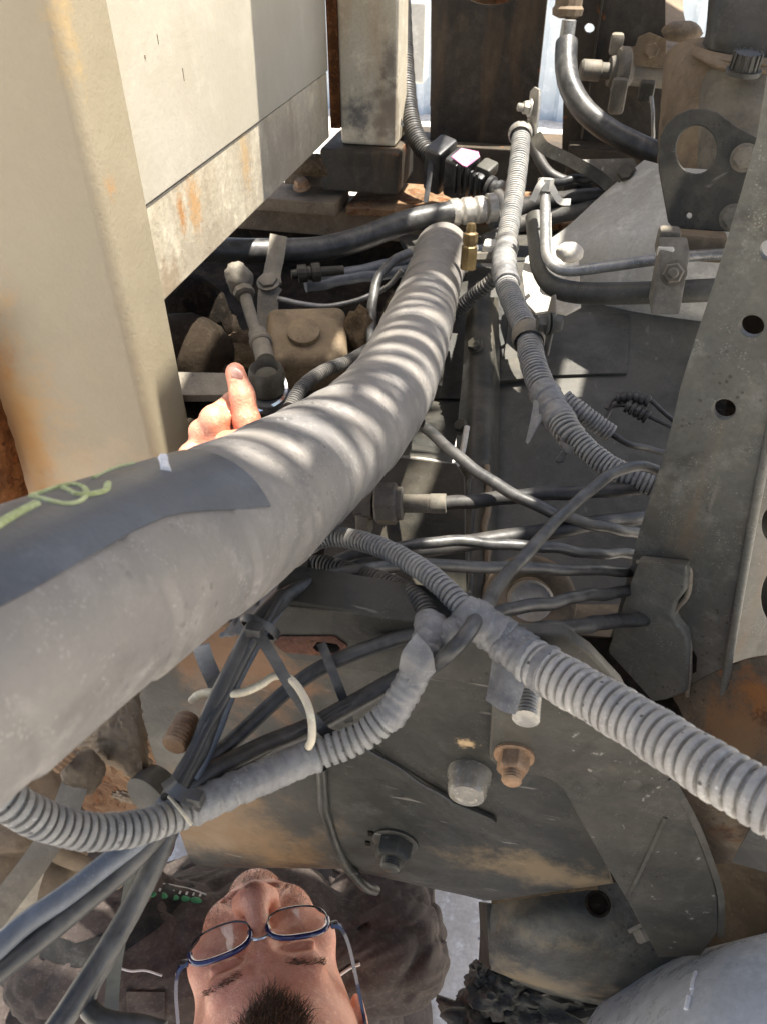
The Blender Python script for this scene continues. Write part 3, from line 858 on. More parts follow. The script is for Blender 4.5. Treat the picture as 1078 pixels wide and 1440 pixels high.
# gearbox side, dark sloping steel with an outlined cover
def gpl(px, py): return on(px, py, W(690, 425, 1.02), GN)
GN = (W(960, 430, 1.0) - W(690, 425, 1.02)).cross(W(690, 850, 0.80) - W(690, 425, 1.02)).normalized()
if GN.dot(ray(800, 600)) > 0: GN = -GN
gp0 = W(690, 425, 1.02)
gear = thing('gearbox_case', 'dark grey sloping gearbox side with an outlined cover plate', 'gearbox', gpl(790, 850))
plate('case_wall', [(668, 395), (1010, 400), (960, 900), (660, 900)], gp0, GN, 0.02, 'gearbox_steel', parent=gear)
plate('cover_plate', [(716, 436), (886, 440), (881, 524), (704, 530)], gp0 + GN * 0.005, GN, 0.0048, 'gearbox_steel', parent=gear, bev=0.001)
plate('lower_pad', [(704, 505), (765, 500), (770, 528), (700, 536)], gp0 + GN * 0.011, GN, 0.0058, 'dark_steel', parent=gear, bev=0.001)
loft('rib', [[(655, 420, 0.985), (668, 418, 0.965), (690, 418, 0.975), (700, 418, 1.0)], [(650, 520, 0.915), (665, 520, 0.895), (690, 520, 0.90), (702, 522, 0.93)], [(640, 640, 0.85), (660, 640, 0.83), (686, 640, 0.835), (700, 640, 0.87)], [(640, 850, 0.765), (655, 850, 0.745), (685, 850, 0.75), (697, 850, 0.78)]], 'dark_steel', 0.004, gear)
cable('weld_seam', [(684, 655, 0.822), (684, 740, 0.786), (682, 845, 0.748)], 0.0035, 'brown_cast', parent=gear, nseg=8, wig=0.002)
cable('weld_seam', [(661, 655, 0.822), (661, 740, 0.786), (659, 845, 0.742)], 0.0028, 'dark_steel', parent=gear, nseg=8, wig=0.002)
for (px, py) in ((650, 600), (668, 486)):
    bolt('bolt', W(px, py, 0.86 if py > 550 else 0.91), GN + Vector((-0.6, -0.3, 0)), 0.008, 'dark_steel', gear)
# deep dark back wall so the hollow stays closed
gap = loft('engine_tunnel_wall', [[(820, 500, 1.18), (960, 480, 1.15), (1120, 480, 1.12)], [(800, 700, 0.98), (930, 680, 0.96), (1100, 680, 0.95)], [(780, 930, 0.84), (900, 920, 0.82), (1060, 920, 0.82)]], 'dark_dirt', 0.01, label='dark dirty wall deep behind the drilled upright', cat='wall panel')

# dark box left of the rib
db = thing('crossmember', 'dark dusty crossmember box under the wrapped hose', 'crossmember', W(600, 800, 0.78))
pl0, pn = W(600, 720, 0.74), Vector((-0.05, -0.75, 0.66))
plate('face', [(470, 700), (545, 642), (640, 652), (652, 670), (655, 860), (440, 860)], pl0, pn, 0.01, 'dark_steel', parent=db)
loft('top_sheet', [[(520, 560, 1.04), (600, 560, 1.02), (655, 560, 1.01)], [(545, 610, 0.91), (600, 615, 0.90), (640, 620, 0.90)], [(545, 642, 0.80), (600, 648, 0.80), (635, 653, 0.80)]], 'gearbox_steel', 0.006, db)
cable('sunlit_edge', [(548, 642, 0.785), (600, 648, 0.784), (636, 655, 0.782), (648, 640, 0.79), (656, 600, 0.80)], 0.0032, 'zinc', parent=db, nseg=8, wig=0)  # pale bead stands in for sunlight along the top edge
loft('floor_pan', [[(430, 840, 0.80), (560, 850, 0.78), (720, 850, 0.76), (900, 850, 0.78)], [(430, 900, 0.70), (560, 910, 0.70), (720, 910, 0.68), (900, 910, 0.70)]], 'tan_steel', 0.006, db)

# bushing ring beside the rib
bush = thing('bushing_ring', 'tan dusty round bushing with a pale core below the cables', 'bushing', W(742, 850, 0.70))
bn = Vector((0.1, -0.45, 0.9))
g = Geo(); g.add(*ring(W(745, 842, 0.66), bn, 0.030, 0.010, 36, 10)); g.build('outer_ring', 'brown_cast', bush)
V, F = lathe(W(745, 850, 0.675), bn, [(-0.02, 0.022), (0.002, 0.022), (0.006, 0.018), (0.0065, 0.006)], 30); mk('core', V, F, 'white_bracket', bush)
V, F = lathe(W(745, 850, 0.69), bn, [(-0.06, 0.034), (-0.002, 0.036), (0.0, 0.03)], 30); mk('housing', V, F, 'tan_steel', bush)

# ================================================================== near chassis rail
YR = 0.27
rail = thing('chassis_rail', 'dusty grey chassis rail with big capped bolts across the foreground', 'chassis rail', Yp(540, 1250, YR))
RN = Vector((0, -1, 0))
zt__ = Yp(500, 905, YR).z
zb0 = Yp(480, 1238, YR).z + 0.042          # lower part of the rail rolls under like a tube
wr = []
xl_ = Yp(236, 1120, YR).x
xt_, xb_ = Yp(826, 908, YR).x, Yp(872, 1236, YR).x
x69_ = Yp(690, 1262, YR).x
x48_ = Yp(480, 1238, YR).x
fl_ = (zt__ - Yp(250, 1207, YR).z) / (zt__ - Yp(267, 1171, YR).z)
fe_ = (zt__ - Yp(842, 1236, YR).z) / (zt__ - Yp(690, 1264, YR).z)
for (dz_, dy_) in [(0.0, 0.0)] + []: pass
zt_ = Yp(500, 905, YR).z
prof_ = [(zt_, YR), (zt_ - 0.06, YR), ((zt_ + zb0) / 2, YR), (zb0 + 0.02, YR), (zb0, YR)] + [(zb0 - 0.10 * math.sin(t), YR + 0.10 * (1 - math.cos(t))) for t in (0.15, 0.3, 0.45, 0.6, 0.8, 1.0, 1.25, 1.5)]
for (z_, y_) in prof_:
    xr_ = xt_ + (xb_ - xt_) * min(1, (zt_ - z_) / (zt_ - zb0 + 0.04))
    xs_ = [xl_ + (xr_ - xl_) * k / 20 for k in range(21)]
    wr.append([(x_, y_, zt_ + (z_ - zt_) * ((1 + (fl_ - 1) * max(0, (x48_ - x_) / (x48_ - xl_))) if x_ < x69_ else 1 - (1 - fe_) * (x_ - x69_) / (xb_ - x69_))) for x_ in xs_])
loft('web', wr, 'rail_steel', 0.008, rail, world=True, sub=3)
zr = Yp(500, 862, 0.262).z
zb = Yp(560, 950, 0.262).z
slab('top_flange', Yp(385, 870, 0.262).x, Yp(655, 885, 0.262).x, 0.263, 0.290, zr - 0.006, zr, 'rail_steel', rail, 0.0015)
ap = Vector((0, 0.262, 0))
ag = plate('angle_bar', [(388, 846), (400, 852), (640, 880), (700, 888), (690, 966), (640, 958), (520, 945), (410, 928), (384, 905)], ap, RN, 0.0075, 'dark_steel', parent=rail, bev=0.001,
      holes=[[(438, 911), (444, 902), (456, 902), (474, 905), (480, 912), (474, 920), (456, 919), (443, 917)]])
mat('rusty_patch', (0.07, 0.022, 0.013), (0.12, 0.05, 0.028), 60, (0.8, 1.0), rust=(0.4, 60), bump=0.8)
plate('rust_patch', [(385, 905), (395, 895), (470, 895), (488, 908), (485, 925), (400, 918)], Vector((0, 0.2612, 0)), RN, 0.0006, 'rusty_patch', parent=rail, bev=0.0001, holes=[[(440, 911), (446, 903), (456, 903), (474, 906), (479, 912), (473, 919), (456, 918), (445, 916)]])
for (px, py, m_) in ((480, 852, 'clear_cap'),):
    V, F = lathe(Yp(px, py, 0.28) + Vector((0, 0, 0.0)), (0, 0, 1), [(0, 0.006), (0.002, 0.006), (0.0022, 0.001)], 20)
    mk('dimple', V, F, 'tan_steel', rail)
# capped bolts
def capped(px, py, r, m_='clear_cap'):
    c = Yp(px, py, YR)
    g = Geo(); g.add(*lathe(c, RN, [(-0.001, r * 1.12), (0.004, r * 1.1), (0.006, r), (r * 1.15, r * 0.97), (r * 1.35, r * 0.86), (r * 1.4, r * 0.55), (r * 1.34, r * 0.45), (r * 1.4, r * 0.25)], 28))
    return g.build('capped_bolt', m_, rail)
capped(660, 1086, 0.0125)
c = Yp(556, 1182, YR)
bolt('bolt', c, RN, 0.0135, 'rail_steel', rail, head=0.55, stud=0.006, stud_r=0.55)
for (px, py) in ((517, 1186), (521, 1172)):
    box('nick', Yp(px, py, YR - 0.0005), (0.004, 0.002, 0.006), 'dark_dirt', rail, bev=0.001)
bolt('nut', Yp(722, 1062, 0.262), RN, 0.0094, 'rusty_nut', rail, head=0.62, stud=0.006, stud_r=0.62)
V, F = lathe(Yp(742, 975, 0.262), RN, [(z, 0.0072 if i % 2 else 0.0064) for i, z in enumerate(np.arange(0, 0.017, 0.0011))] + [(0.0172, 0.0055), (0.0174, 0.002)], 20)
mk('threaded_stud', V, F, 'zinc', rail)
# raised welt running over the web, and a scored line
cable('welt', [tuple(Yp(452, 1078, YR)), tuple(Yp(458, 1140, YR)), tuple(Yp(478, 1200, YR)), tuple(Yp(510, 1243, YR - 0.002)), tuple(Yp(528, 1252, YR + 0.004))], 0.0042, 'rail_steel', parent=rail, world=True, wig=0.0003)
cable('bead', [tuple(Yp(525, 1055, YR)), tuple(Yp(590, 1095, YR)), tuple(Yp(640, 1128, YR - 0.001)), tuple(Yp(655, 1140, YR - 0.002))], 0.0018, 'rail_steel', parent=rail, world=True, wig=0.0003)
plate('fishplate_edge', [(628, 1126), (690, 1152), (697, 1158), (640, 1150)], Vector((0, YR - 0.004, 0)), RN, 0.0038, 'rail_steel', parent=rail, bev=0.0008)
#slab('bottom_flange', Yp(240, 1205, YR).x, Yp(690, 1262, YR).x, YR + 0.0085, YR + 0.07, Yp(480, 1238, YR).z, Yp(480, 1238, YR).z + 0.007, 'rail_steel', rail, 0.0015)

backsheet = loft('dark_backsheet', [[(690, 895, 0.69), (800, 895, 0.68), (900, 900, 0.67), (1040, 900, 0.66)], [(700, 1050, 0.70), (800, 1050, 0.69), (900, 1060, 0.68), (1040, 1060, 0.67)], [(740, 1200, 0.72), (820, 1200, 0.71), (900, 1200, 0.70), (1040, 1200, 0.69)], [(790, 1262, 0.74), (840, 1255, 0.73), (920, 1255, 0.72), (1040, 1255, 0.71)]], 'dark_dirt', 0.006, label='dark sheet added to fill the bright gap behind the bolted bracket', cat='backsheet')  # added dark sheet, gives the gap behind the rail its shade
# bolted bracket with bent arm
brk = thing('bolted_bracket', 'grey steel bracket with a bent arm bolted to the chassis rail', 'bracket', Yp(900, 1340, 0.262))
YB = 0.2625
plate('arm_plate', [(692, 965), (700, 890), (790, 892), (828, 918), (872, 965), (935, 1085), (975, 1160), (1000, 1228), (1009, 1265), (1010, 1310), (985, 1345), (925, 1347), (905, 1312), (880, 1266), (840, 1200), (800, 1128), (788, 1108), (764, 1094), (735, 1090), (702, 1082), (686, 1068)], Vector((0, YB, 0)), RN, 0.008, 'bracket_steel', parent=brk, bev=0.0018)
strap('crease', [tuple(Yp(882, 1262, YB - 0.0004)), tuple(Yp(905, 1215, YB - 0.0006)), tuple(Yp(935, 1150, YB - 0.0004))], 0.0022, 0.0012, 'bracket_steel', parent=brk, world=True)
strap('arm_edge', [tuple(Yp(940, 1090, YB + 0.003)), tuple(Yp(978, 1160, YB + 0.003)), tuple(Yp(1004, 1228, YB + 0.003)), tuple(Yp(1013, 1265, YB + 0.003)), tuple(Yp(1013, 1312, YB + 0.003))], 0.0040, 0.006, 'bracket_steel', parent=brk, world=True)
lump('embossed_ring', Yp(888, 1105, YB), (0.006, 0.0008, 0.007), 'bracket_steel', brk, sub=2, rough=0.05)
bolt('bolt', W(905, 1300, 0.60), (0.5, -0.8, -0.2), 0.011, 'grey_cast', brk)
loft('curved_lip', [[(772, 905, 0.475), (800, 897, 0.47), (835, 915, 0.455), (870, 965, 0.435)], [(776, 918, 0.462), (800, 910, 0.456), (828, 925, 0.444), (862, 975, 0.424)], [(780, 925, 0.47), (800, 920, 0.465), (822, 932, 0.455), (858, 982, 0.434)]], 'steel_pipe', 0.003, brk)

# lower bracket hanging under the rail, with a torn rubber lump under it
mat('hanger_steel', (0.05, 0.053, 0.05), (0.085, 0.086, 0.078), 9, (0.3, 0.6), dust=((0.24, 0.20, 0.14), 0.35), spots=((0.3, 0.28, 0.24), 85, 0.12), stains=[(tuple(W(760, 1385, 0.66)), 0.05, (0.26, 0.20, 0.12), 0.7, (0.5, 1, 1.5)), (tuple(W(760, 1270, 0.65)), 0.04, (0.26, 0.20, 0.12), 0.6, (0.4, 1, 2))])
low = thing('hanger_bracket', 'curved dusty grey steel hanger under the chassis rail with a drain hole', 'bracket', W(790, 1400, 0.66))
loft('curved_sheet', [[(683, 1272, 0.665), (740, 1258, 0.65), (835, 1243, 0.635), (905, 1240, 0.63), (960, 1250, 0.63)], [(684, 1300, 0.66), (740, 1295, 0.63), (840, 1285, 0.62), (910, 1300, 0.62), (960, 1300, 0.62)],
      [(686, 1335, 0.66), (750, 1335, 0.63), (850, 1330, 0.62), (920, 1340, 0.62), (970, 1340, 0.62)], [(690, 1362, 0.67), (750, 1378, 0.66), (840, 1392, 0.645), (910, 1400, 0.64), (970, 1400, 0.64)], [(700, 1368, 0.70), (760, 1395, 0.69), (850, 1415, 0.68), (930, 1420, 0.67), (980, 1420, 0.67)]], 'hanger_steel', 0.006, low)
loft('side_sheet', [[(672, 1268, 0.70), (684, 1270, 0.662)], [(674, 1310, 0.70), (685, 1312, 0.657)], [(672, 1352, 0.71), (690, 1365, 0.668)]], 'bracket_steel', 0.004, low)
V, F = lathe(W(840, 1271, 0.618), -ray(840, 1271), [(-0.004, 0.010), (0.0015, 0.010), (0.002, 0.008), (-0.002, 0.0075)], 24)
mk('drain_hole', V, F, 'dark_dirt', low)
loft('mud_line', [[(690, 1262, 0.64), (740, 1250, 0.628), (790, 1240, 0.618), (838, 1238, 0.61)], [(690, 1272, 0.645), (742, 1262, 0.632), (792, 1256, 0.622), (840, 1250, 0.615)]], 'dirt', 0.004, low, rough=0.0006)
rub = thing('torn_rubber_mount', 'torn black rubber mount hanging below the curved hanger', 'rubber mount', W(740, 1440, 0.72))
for i, (px, py, d, s) in enumerate(((700, 1395, 0.71, (0.026, 0.02, 0.022)), (740, 1412, 0.71, (0.04, 0.02, 0.022)), (800, 1415, 0.70, (0.045, 0.02, 0.018)), (690, 1445, 0.73, (0.045, 0.03, 0.03)), (770, 1450, 0.72, (0.07, 0.03, 0.02)), (850, 1440, 0.70, (0.05, 0.03, 0.03)), (675, 1375, 0.715, (0.012, 0.012, 0.014)))):
    lump('rubber_shred', W(px, py, d), s, 'wet_rubber', rub, seed=i, rough=0.45, sub=4, freq=5)

# big smooth grey drum at the bottom right
tank = thing('air_tank', 'smooth blue-grey domed air tank end with pale paint drips', 'tank', W(1110, 1640, 0.40))
tc_, ta = W(1262, 1712, 0.44), Vector((0.10, -0.25, 0.96))
V, F = lathe(tc_, ta, [(-0.20, 0.148), (-0.02, 0.148), (0.0, 0.146), (0.015, 0.140), (0.032, 0.128), (0.048, 0.108), (0.060, 0.080), (0.067, 0.050), (0.070, 0.02), (0.0705, 0.002)], 64)
mk('shell', V, F, 'tank_grey', tank, angle=60)
#V, F = ring(tc_ + ta.normalized() * 0.001, ta, 0.1475, 0.0022, 64, 8); mk('rim_bead', V, F, 'tank_grey', tank)

# right-hand plates low down
rb = thing('wheel_arch_liner', 'tan and brown dirty plates beneath the grey ribbed conduit', 'liner', W(1040, 1300, 0.56))
loft('upper_plate', [[(930, 1080, 0.47), (1000, 1085, 0.46), (1110, 1110, 0.45)], [(965, 1150, 0.50), (1020, 1160, 0.48), (1110, 1180, 0.46)], [(985, 1215, 0.53), (1030, 1215, 0.50), (1110, 1220, 0.48)]], 'brown_cast', 0.004, rb)
loft('blue_corner', [[(1060, 1155, 0.455), (1120, 1150, 0.44)], [(1028, 1212, 0.475), (1120, 1240, 0.45)]], 'gearbox_steel', 0.003, rb)
loft('lower_plate', [[(960, 1212, 0.62), (1040, 1216, 0.575), (1120, 1236, 0.54)], [(940, 1290, 0.66), (1050, 1290, 0.60), (1120, 1290, 0.56)], [(930, 1400, 0.69), (1050, 1400, 0.62), (1120, 1400, 0.58)]], 'tan_steel', 0.004, rb)

# ================================================================== drilled upright on the right
mp, mn_ = Vector((0.098, 0.483, H - 0.3)), Vector((-0.42, -0.907, 0.0))
mem = thing('drilled_upright', 'wide grey steel upright drilled with a row of round holes', 'upright', on(900, 980, mp, mn_))
plate('flange', [(1088, 30), (1076, 110), (1062, 195), (1035, 290), (1000, 405), (975, 480), (955, 545), (945, 590), (935, 630), (900, 740), (850, 921), (905, 992), (960, 985), (1000, 1060), (1064, 700), (1130, 400), (1160, 30)], mp, mn_, 0.006, 'member_steel', parent=mem, bev=0.0012,
      holes=[('e', 1056, 459, 17, 15), ('e', 1017, 576, 16, 14), ('e', 1083, 352, 16, 15)])
# second face after the bend
b0 = on(1064, 700, mp, mn_)
mn2 = Vector((0.30, -0.954, 0.0))
mat_m = 'member_steel'
plate('return_face', [(1062, 706), (1128, 404), (1158, 40), (1420, 40), (1300, 700), (1180, 1100), (1085, 1075), (1002, 1056)], b0 + mn2 * 0.0005, mn2, 0.006, mat_m, parent=mem, bev=0.0012,
      holes=[('e', 1082, 738, 11, 22), ('e', 1100, 840, 30, 44)])
for (a, b_) in (((1075, 705), (1047, 840)), ((1034, 800), (1018, 890))):
    pass
cable('bend_fillet', [tuple(on(1130, 400, mp, mn_) + mn_ * 0.001), tuple(on(1064, 703, mp, mn_) + mn_ * 0.001), tuple(on(1003, 1055, mp, mn_) + mn_ * 0.001)], 0.0032, 'member_steel', parent=mem, world=True, nseg=12, wig=0)  # rounded fillet along the bend, same steel as the faces
bend = MATS['member_steel']
plate('gusset', [(896, 790), (963, 797), (966, 812), (963, 832), (949, 850), (945, 866), (953, 880), (964, 893), (967, 915), (964, 974), (938, 985), (905, 990), (851, 921)], mp + mn_ * 0.0112, mn_, 0.011, 'member_steel', parent=mem, bev=0.003)
mat('sealant', (0.24, 0.19, 0.14), (0.32, 0.27, 0.2), 40, (0.6, 0.8), bump=0.3)
mem_seal = cable('sealant_bead', [tuple(on(a, b, mp, mn_) + mn_ * 0.004) for (a, b) in ((898, 787), (930, 789), (966, 793), (971, 812), (967, 835), (953, 852), (950, 866), (957, 878), (968, 891), (971, 915), (968, 974))], 0.0022, 'sealant', parent=mem, world=True, nseg=8, wig=0.0004)
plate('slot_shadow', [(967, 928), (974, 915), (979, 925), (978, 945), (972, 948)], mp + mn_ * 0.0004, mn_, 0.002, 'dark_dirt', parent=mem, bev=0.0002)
# curved rusty foot of the upright: the sheet rolls forward at the bottom
def dpl(px, py):
    n_ = mn_ if px < 1040 else mn2
    p_ = mp if px < 1040 else b0
    return min(((on(px, py, mp, mn_) - CAM).dot(FW)), ((on(px, py, b0, mn2) - CAM).dot(FW)) if px > 1020 else 9)
frows = []
for (py, off) in ((945, 0.001), (975, 0.004), (1005, 0.012), (1035, 0.026), (1065, 0.045), (1095, 0.068)):
    frows.append([(px, py + dy, max(0.3, dpl(px, min(py + dy, 1040)) - off)) for (px, dy) in ((905, 50), (940, 38), (985, 10), (1030, -10), (1075, -20), (1150, -20))])
fp_ = [W(*frows[2][4]), W(*frows[3][3]), W(*frows[3][4]), W(*frows[4][3])]
mat('foot_steel', (0.10, 0.085, 0.065), (0.17, 0.135, 0.095), 14, (0.55, 0.85), dust=((0.30, 0.22, 0.14), 0.4), bump=0.4, spots=((0.3, 0.26, 0.2), 95, 0.12),
    stains=[(tuple(fp_[0]), 0.034, (0.42, 0.17, 0.05), 0.9, (0.8, 1, 1.3)), (tuple(fp_[1]), 0.04, (0.36, 0.18, 0.07), 0.8, (1, 1, 1)), (tuple(fp_[2]), 0.014, (0.08, 0.03, 0.015), 0.9, (0.7, 1, 1.6)), (tuple(fp_[3]), 0.05, (0.30, 0.19, 0.10), 0.8, (1, 1, 1))])
loft('curved_foot', frows, 'foot_steel', 0.004, mem)
# dark plates added behind the upright so its holes look shaded
plate('dark_backing', [(1045, 420), (1140, 420), (1100, 640), (1010, 625)], mp - mn_ * 0.05, mn_, 0.004, 'dark_dirt', parent=mem)
plate('dark_backing', [(1040, 660), (1250, 600), (1200, 1000), (1035, 960)], b0 - mn2 * 0.03, mn2, 0.004, 'dark_steel', parent=mem)
for (x0, y0, s_) in ((1078, 1335, 5), (975, 1375, 4), (968, 1415, 6), (972, 1400, 3)):
    h_ = None
drT = None

# ================================================================== the big wrapped hose
HP = [(622, 352, 1.12), (617, 366, 1.06), (605, 405, 0.98), (582, 470, 0.80), (552, 540, 0.67), (505, 600, 0.57), (425, 662, 0.455), (330, 728, 0.365), (215, 788, 0.303), (95, 852, 0.255), (-60, 940, 0.212), (-260, 1060, 0.18)]
HR = 0.0375
hose = thing('wrapped_hose', 'thick grey wrapped rubber hose with yellow chalk marks running across the chassis', 'hose', W(425, 700, 0.46))
Phs = path(HP)
Phs = [Phs[0] + Vector((0.01, 0.05, -0.16)), Phs[0] + Vector((0.004, 0.035, -0.06))] + Phs
HC, HQ = spline(Phs, 0.0022)
HC_T = np.gradient(HC, axis=0); HC_T /= np.linalg.norm(HC_T, axis=1)[:, None]
# helical wrap lines: shallow step in radius that winds round the hose
def hose_surface(C, q, r, nseg=72):
    n = len(C)
    u = np.cross(HC_T[0], [0.13, 0.21, 1.0]); u /= np.linalg.norm(u)
    ang = np.linspace(0, 2 * np.pi, nseg, endpoint=False)
    V = []
    fr = []
    for i in range(n):
        u = u - HC_T[i] * np.dot(u, HC_T[i]); u /= np.linalg.norm(u)
        w = np.cross(HC_T[i], u)
        ph = ((q[i] - ang / (2 * np.pi) * 0.062) % 0.062) / 0.062
        rr = r * (1 + 0.034 * (ph - 0.5) + 0.004 * np.sin(q[i] * 60 + ang) - 0.016 * np.exp(-((ph - 0.02) / 0.025) ** 2))
        V.append(C[i] + np.outer(np.cos(ang) * rr, u) + np.outer(np.sin(ang) * rr, w))
        fr.append((u.copy(), w.copy()))
    return np.array(V), fr
HV, HF = hose_surface(HC, HQ, HR)
n_, k_ = HV.shape[:2]
# the dark smooth end sleeve near the viewer is a second, thinner wrap lying on the hose (chalked)
def grid_faces(n, k):
    return [(i * k + j, i * k + (j + 1) % k, (i + 1) * k + (j + 1) % k, (i + 1) * k + j) for i in range(n - 1) for j in range(k)]
hb_ = mk('hose_body', HV.reshape(-1, 3), grid_faces(n_, k_) + [tuple(range(k_ - 1, -1, -1)), tuple((n_ - 1) * k_ + j for j in range(k_))], 'hose_rubber', hose, angle=70)

def hose_point(px, py, lift=0.0):
    """point of the hose surface under a sight line"""
    r = ray(px, py)
    best = None
    for d in np.arange(0.12, 1.2, 0.0015):
        p = np.array(CAM + r * d)
        j = np.argmin(((HC - p) ** 2).sum(1))
        if np.linalg.norm(HC[j] - p) < HR * 1.004:
            v = (p - HC[j]); v /= np.linalg.norm(v)
            return Vector(HC[j] + v * (HR * 1.006 + lift))
    return None
# exposed dark strip of the inner hose along the upper side
def project(p):
    v = p - np.array(CAM)
    d = v @ np.array(FW)
    return 539 + FPX * (v @ np.array(RT)) / d, 720 - FPX * (v @ np.array(UP)) / d
bnd = [(312, 722), (300, 705), (262, 716), (200, 742), (120, 786), (40, 832), (-120, 925), (-500, 1140)]
bx = np.array([-b_[0] for b_ in bnd]); by = np.array([b_[1] for b_ in bnd])
NS = k_
ja, rings = [], []
for i in range(n_):
    cxp, cyp = project(HC[i])
    if cxp > 285 or cxp < -480: continue
    best = None
    for j in range(NS):
        nrm = HV[i, j] - HC[i]
        if nrm @ (np.array(CAM) - HV[i, j]) <= 0: continue
        x_, y_ = project(HV[i, j])
        e_ = abs(y_ - np.interp(-x_, bx, by))
        if best is None or e_ < best[0]: best = (e_, j, y_)
    up_ = 1 if project(HV[i, (best[1] + 1) % NS])[1] < project(HV[i, (best[1] - 1) % NS])[1] else -1
    ja.append((i, best[1], up_)); 
aa_ = np.unwrap([j * 2 * np.pi / NS for (_, j, _) in ja])
kk = np.ones(31) / 31
aa_ = np.convolve(np.pad(aa_, 15, mode='edge'), kk, 'valid')
V, F = [], []
NA = 34
for t, (i, _, up_) in enumerate(ja):
    u_, w_ = HF[i]
    for lay in (1.0235, 0.985):
        for a_ in range(NA):
            an = aa_[t] + up_ * a_ * math.radians(150) / (NA - 1)
            V.append(HC[i] + (np.cos(an) * u_ + np.sin(an) * w_) * HR * lay)
m_ = len(ja)
S2 = 2 * NA
for t in range(m_ - 1):
    for a_ in range(NA - 1):
        p_ = t * S2 + a_
        F += [(p_, p_ + 1, p_ + S2 + 1, p_ + S2), (p_ + NA, p_ + S2 + NA, p_ + S2 + NA + 1, p_ + NA + 1)]
    for a_ in (0, NA - 1):
        p_ = t * S2 + a_
        F.append((p_, p_ + S2, p_ + S2 + NA, p_ + NA))
for t in (0, m_ - 1):
    for a_ in range(NA - 1):
        p_ = t * S2 + a_
        F.append((p_, p_ + NA, p_ + NA + 1, p_ + 1))
mk('dark_sleeve', V, F, 'hose_dark', hose, angle=60)
# chalk marks
def chalk(pts, w, nm='chalk_mark', m='chalk'):
    P = [hose_point(a, b, HR * 0.0235 - w * 0.35) for (a, b) in pts]
    P = [p for p in P if p is not None]
    if len(P) < 2: return
    cable(nm, [tuple(p) for p in P], w, m, parent=hose, world=True, nseg=6, step=0.0025, wig=0.0002)
chalk([(-10, 748), (20, 730), (52, 712)], 0.0018)
chalk([(45, 702), (70, 690), (98, 686), (120, 690), (118, 704), (95, 712), (68, 708), (45, 702)], 0.0012)
chalk([(90, 690), (108, 700), (130, 699), (148, 694), (152, 684)], 0.0013)
chalk([(132, 676), (160, 663), (190, 655)], 0.0010)
chalk([(186, 653), (205, 649), (232, 650)], 0.0010)
chalk([(230, 646), (233, 664)], 0.0024, 'paint_dab', 'white_paint_mark')

# clip, gaffer tape scrap and strap under the hose
scrap = loft('tape_scrap', [[(385, 815, 0.46), (400, 790, 0.47), (425, 782, 0.475)], [(345, 850, 0.44), (370, 830, 0.45), (412, 812, 0.455)], [(318, 885, 0.42), (345, 870, 0.425), (385, 850, 0.43)], [(308, 893, 0.415), (338, 893, 0.41), (362, 872, 0.415)]], 'tape', 0.0008, rough=0.0008, label='crumpled grey tape scrap stuck under the wrapped hose', cat='tape')
clip = thing('bent_clip', 'bent dark steel clip standing beside the crumpled tape', 'clip', W(425, 845, 0.46))
plate('tab', [(388, 838), (404, 795), (436, 778), (432, 800), (412, 838)], W(410, 815, 0.455), -ray(410, 815) + Vector((0.2, 0, 0)), 0.003, 'bracket_steel', parent=clip)
plate('side', [(412, 838), (436, 778), (440, 808), (438, 838)], W(425, 815, 0.462), -ray(425, 815) + Vector((0.9, 0, 0)), 0.003, 'dark_steel', parent=clip)
strap('pale_zip_tie', [(283, 908, 0.385), (290, 930, 0.39), (303, 960, 0.395), (307, 972, 0.398)], 0.0085, 0.0012, 'pale_tie', 'pale ridged zip tie hanging beside the rusty rail end', 'zip tie', teeth=0.8)

# ================================================================== conduits
G1 = 'ribbed wiring conduits'
up = thing('hanging_conduit', 'pale ribbed conduit running down from the bolted clip to the drilled upright', 'conduit', W(735, 560, 0.75))
corr('ribbed_tube', [(732, 182, 1.06), (730, 215, 1.03), (723, 270, 0.99), (713, 330, 0.94), (708, 365, 0.90), (711, 400, 0.865), (727, 440, 0.82), (742, 470, 0.785), (746, 500, 0.755), (757, 535, 0.725), (775, 570, 0.70), (796, 605, 0.675), (806, 618, 0.668)], 0.0128, 'conduit', parent=up, pitch=0.0046)
wrap('tape_wrap', [(711, 345, 0.925), (708, 372, 0.89), (712, 400, 0.863)], 0.0142, 'tape', parent=up)
wrap('tape_wrap', [(762, 548, 0.715), (775, 572, 0.70), (790, 596, 0.683)], 0.0142, 'tape', parent=up)
corr('inner_tube', [(800, 606, 0.672), (825, 632, 0.66), (855, 655, 0.65), (890, 672, 0.64), (935, 690, 0.635)], 0.0098, 'conduit', parent=up, pitch=0.004)
loft('torn_end', [[(782, 606, 0.668), (790, 620, 0.66), (806, 628, 0.655)], [(788, 616, 0.66), (793, 634, 0.655), (802, 640, 0.655)]], 'dark_conduit', 0.001, up)
loft('tape_flap', [[(750, 562, 0.70), (765, 566, 0.693), (776, 575, 0.69)], [(745, 590, 0.695), (755, 594, 0.69), (762, 590, 0.69)], [(738, 622, 0.69), (741, 624, 0.688), (744, 622, 0.688)]], 'tape', 0.0007, up)
plate('lower_flap', [(779, 648), (788, 634), (800, 634), (792, 650), (784, 652)], W(788, 642, 0.665), -ray(788, 642), 0.001, 'dark_conduit', parent=up)
corr('side_branch', [(706, 380, 0.90), (685, 400, 0.91), (660, 420, 0.93), (636, 442, 0.95)], 0.0088, 'dark_conduit', parent=up, pitch=0.0042)
corr('short_branch', [(792, 560, 0.705), (815, 578, 0.70), (840, 597, 0.70), (860, 611, 0.70)], 0.0085, 'conduit', parent=up, pitch=0.0038)
cable('thin_wire', [(858, 610, 0.70), (885, 625, 0.70), (915, 632, 0.71), (950, 640, 0.72)], 0.0028, 'black_rubber', parent=up)

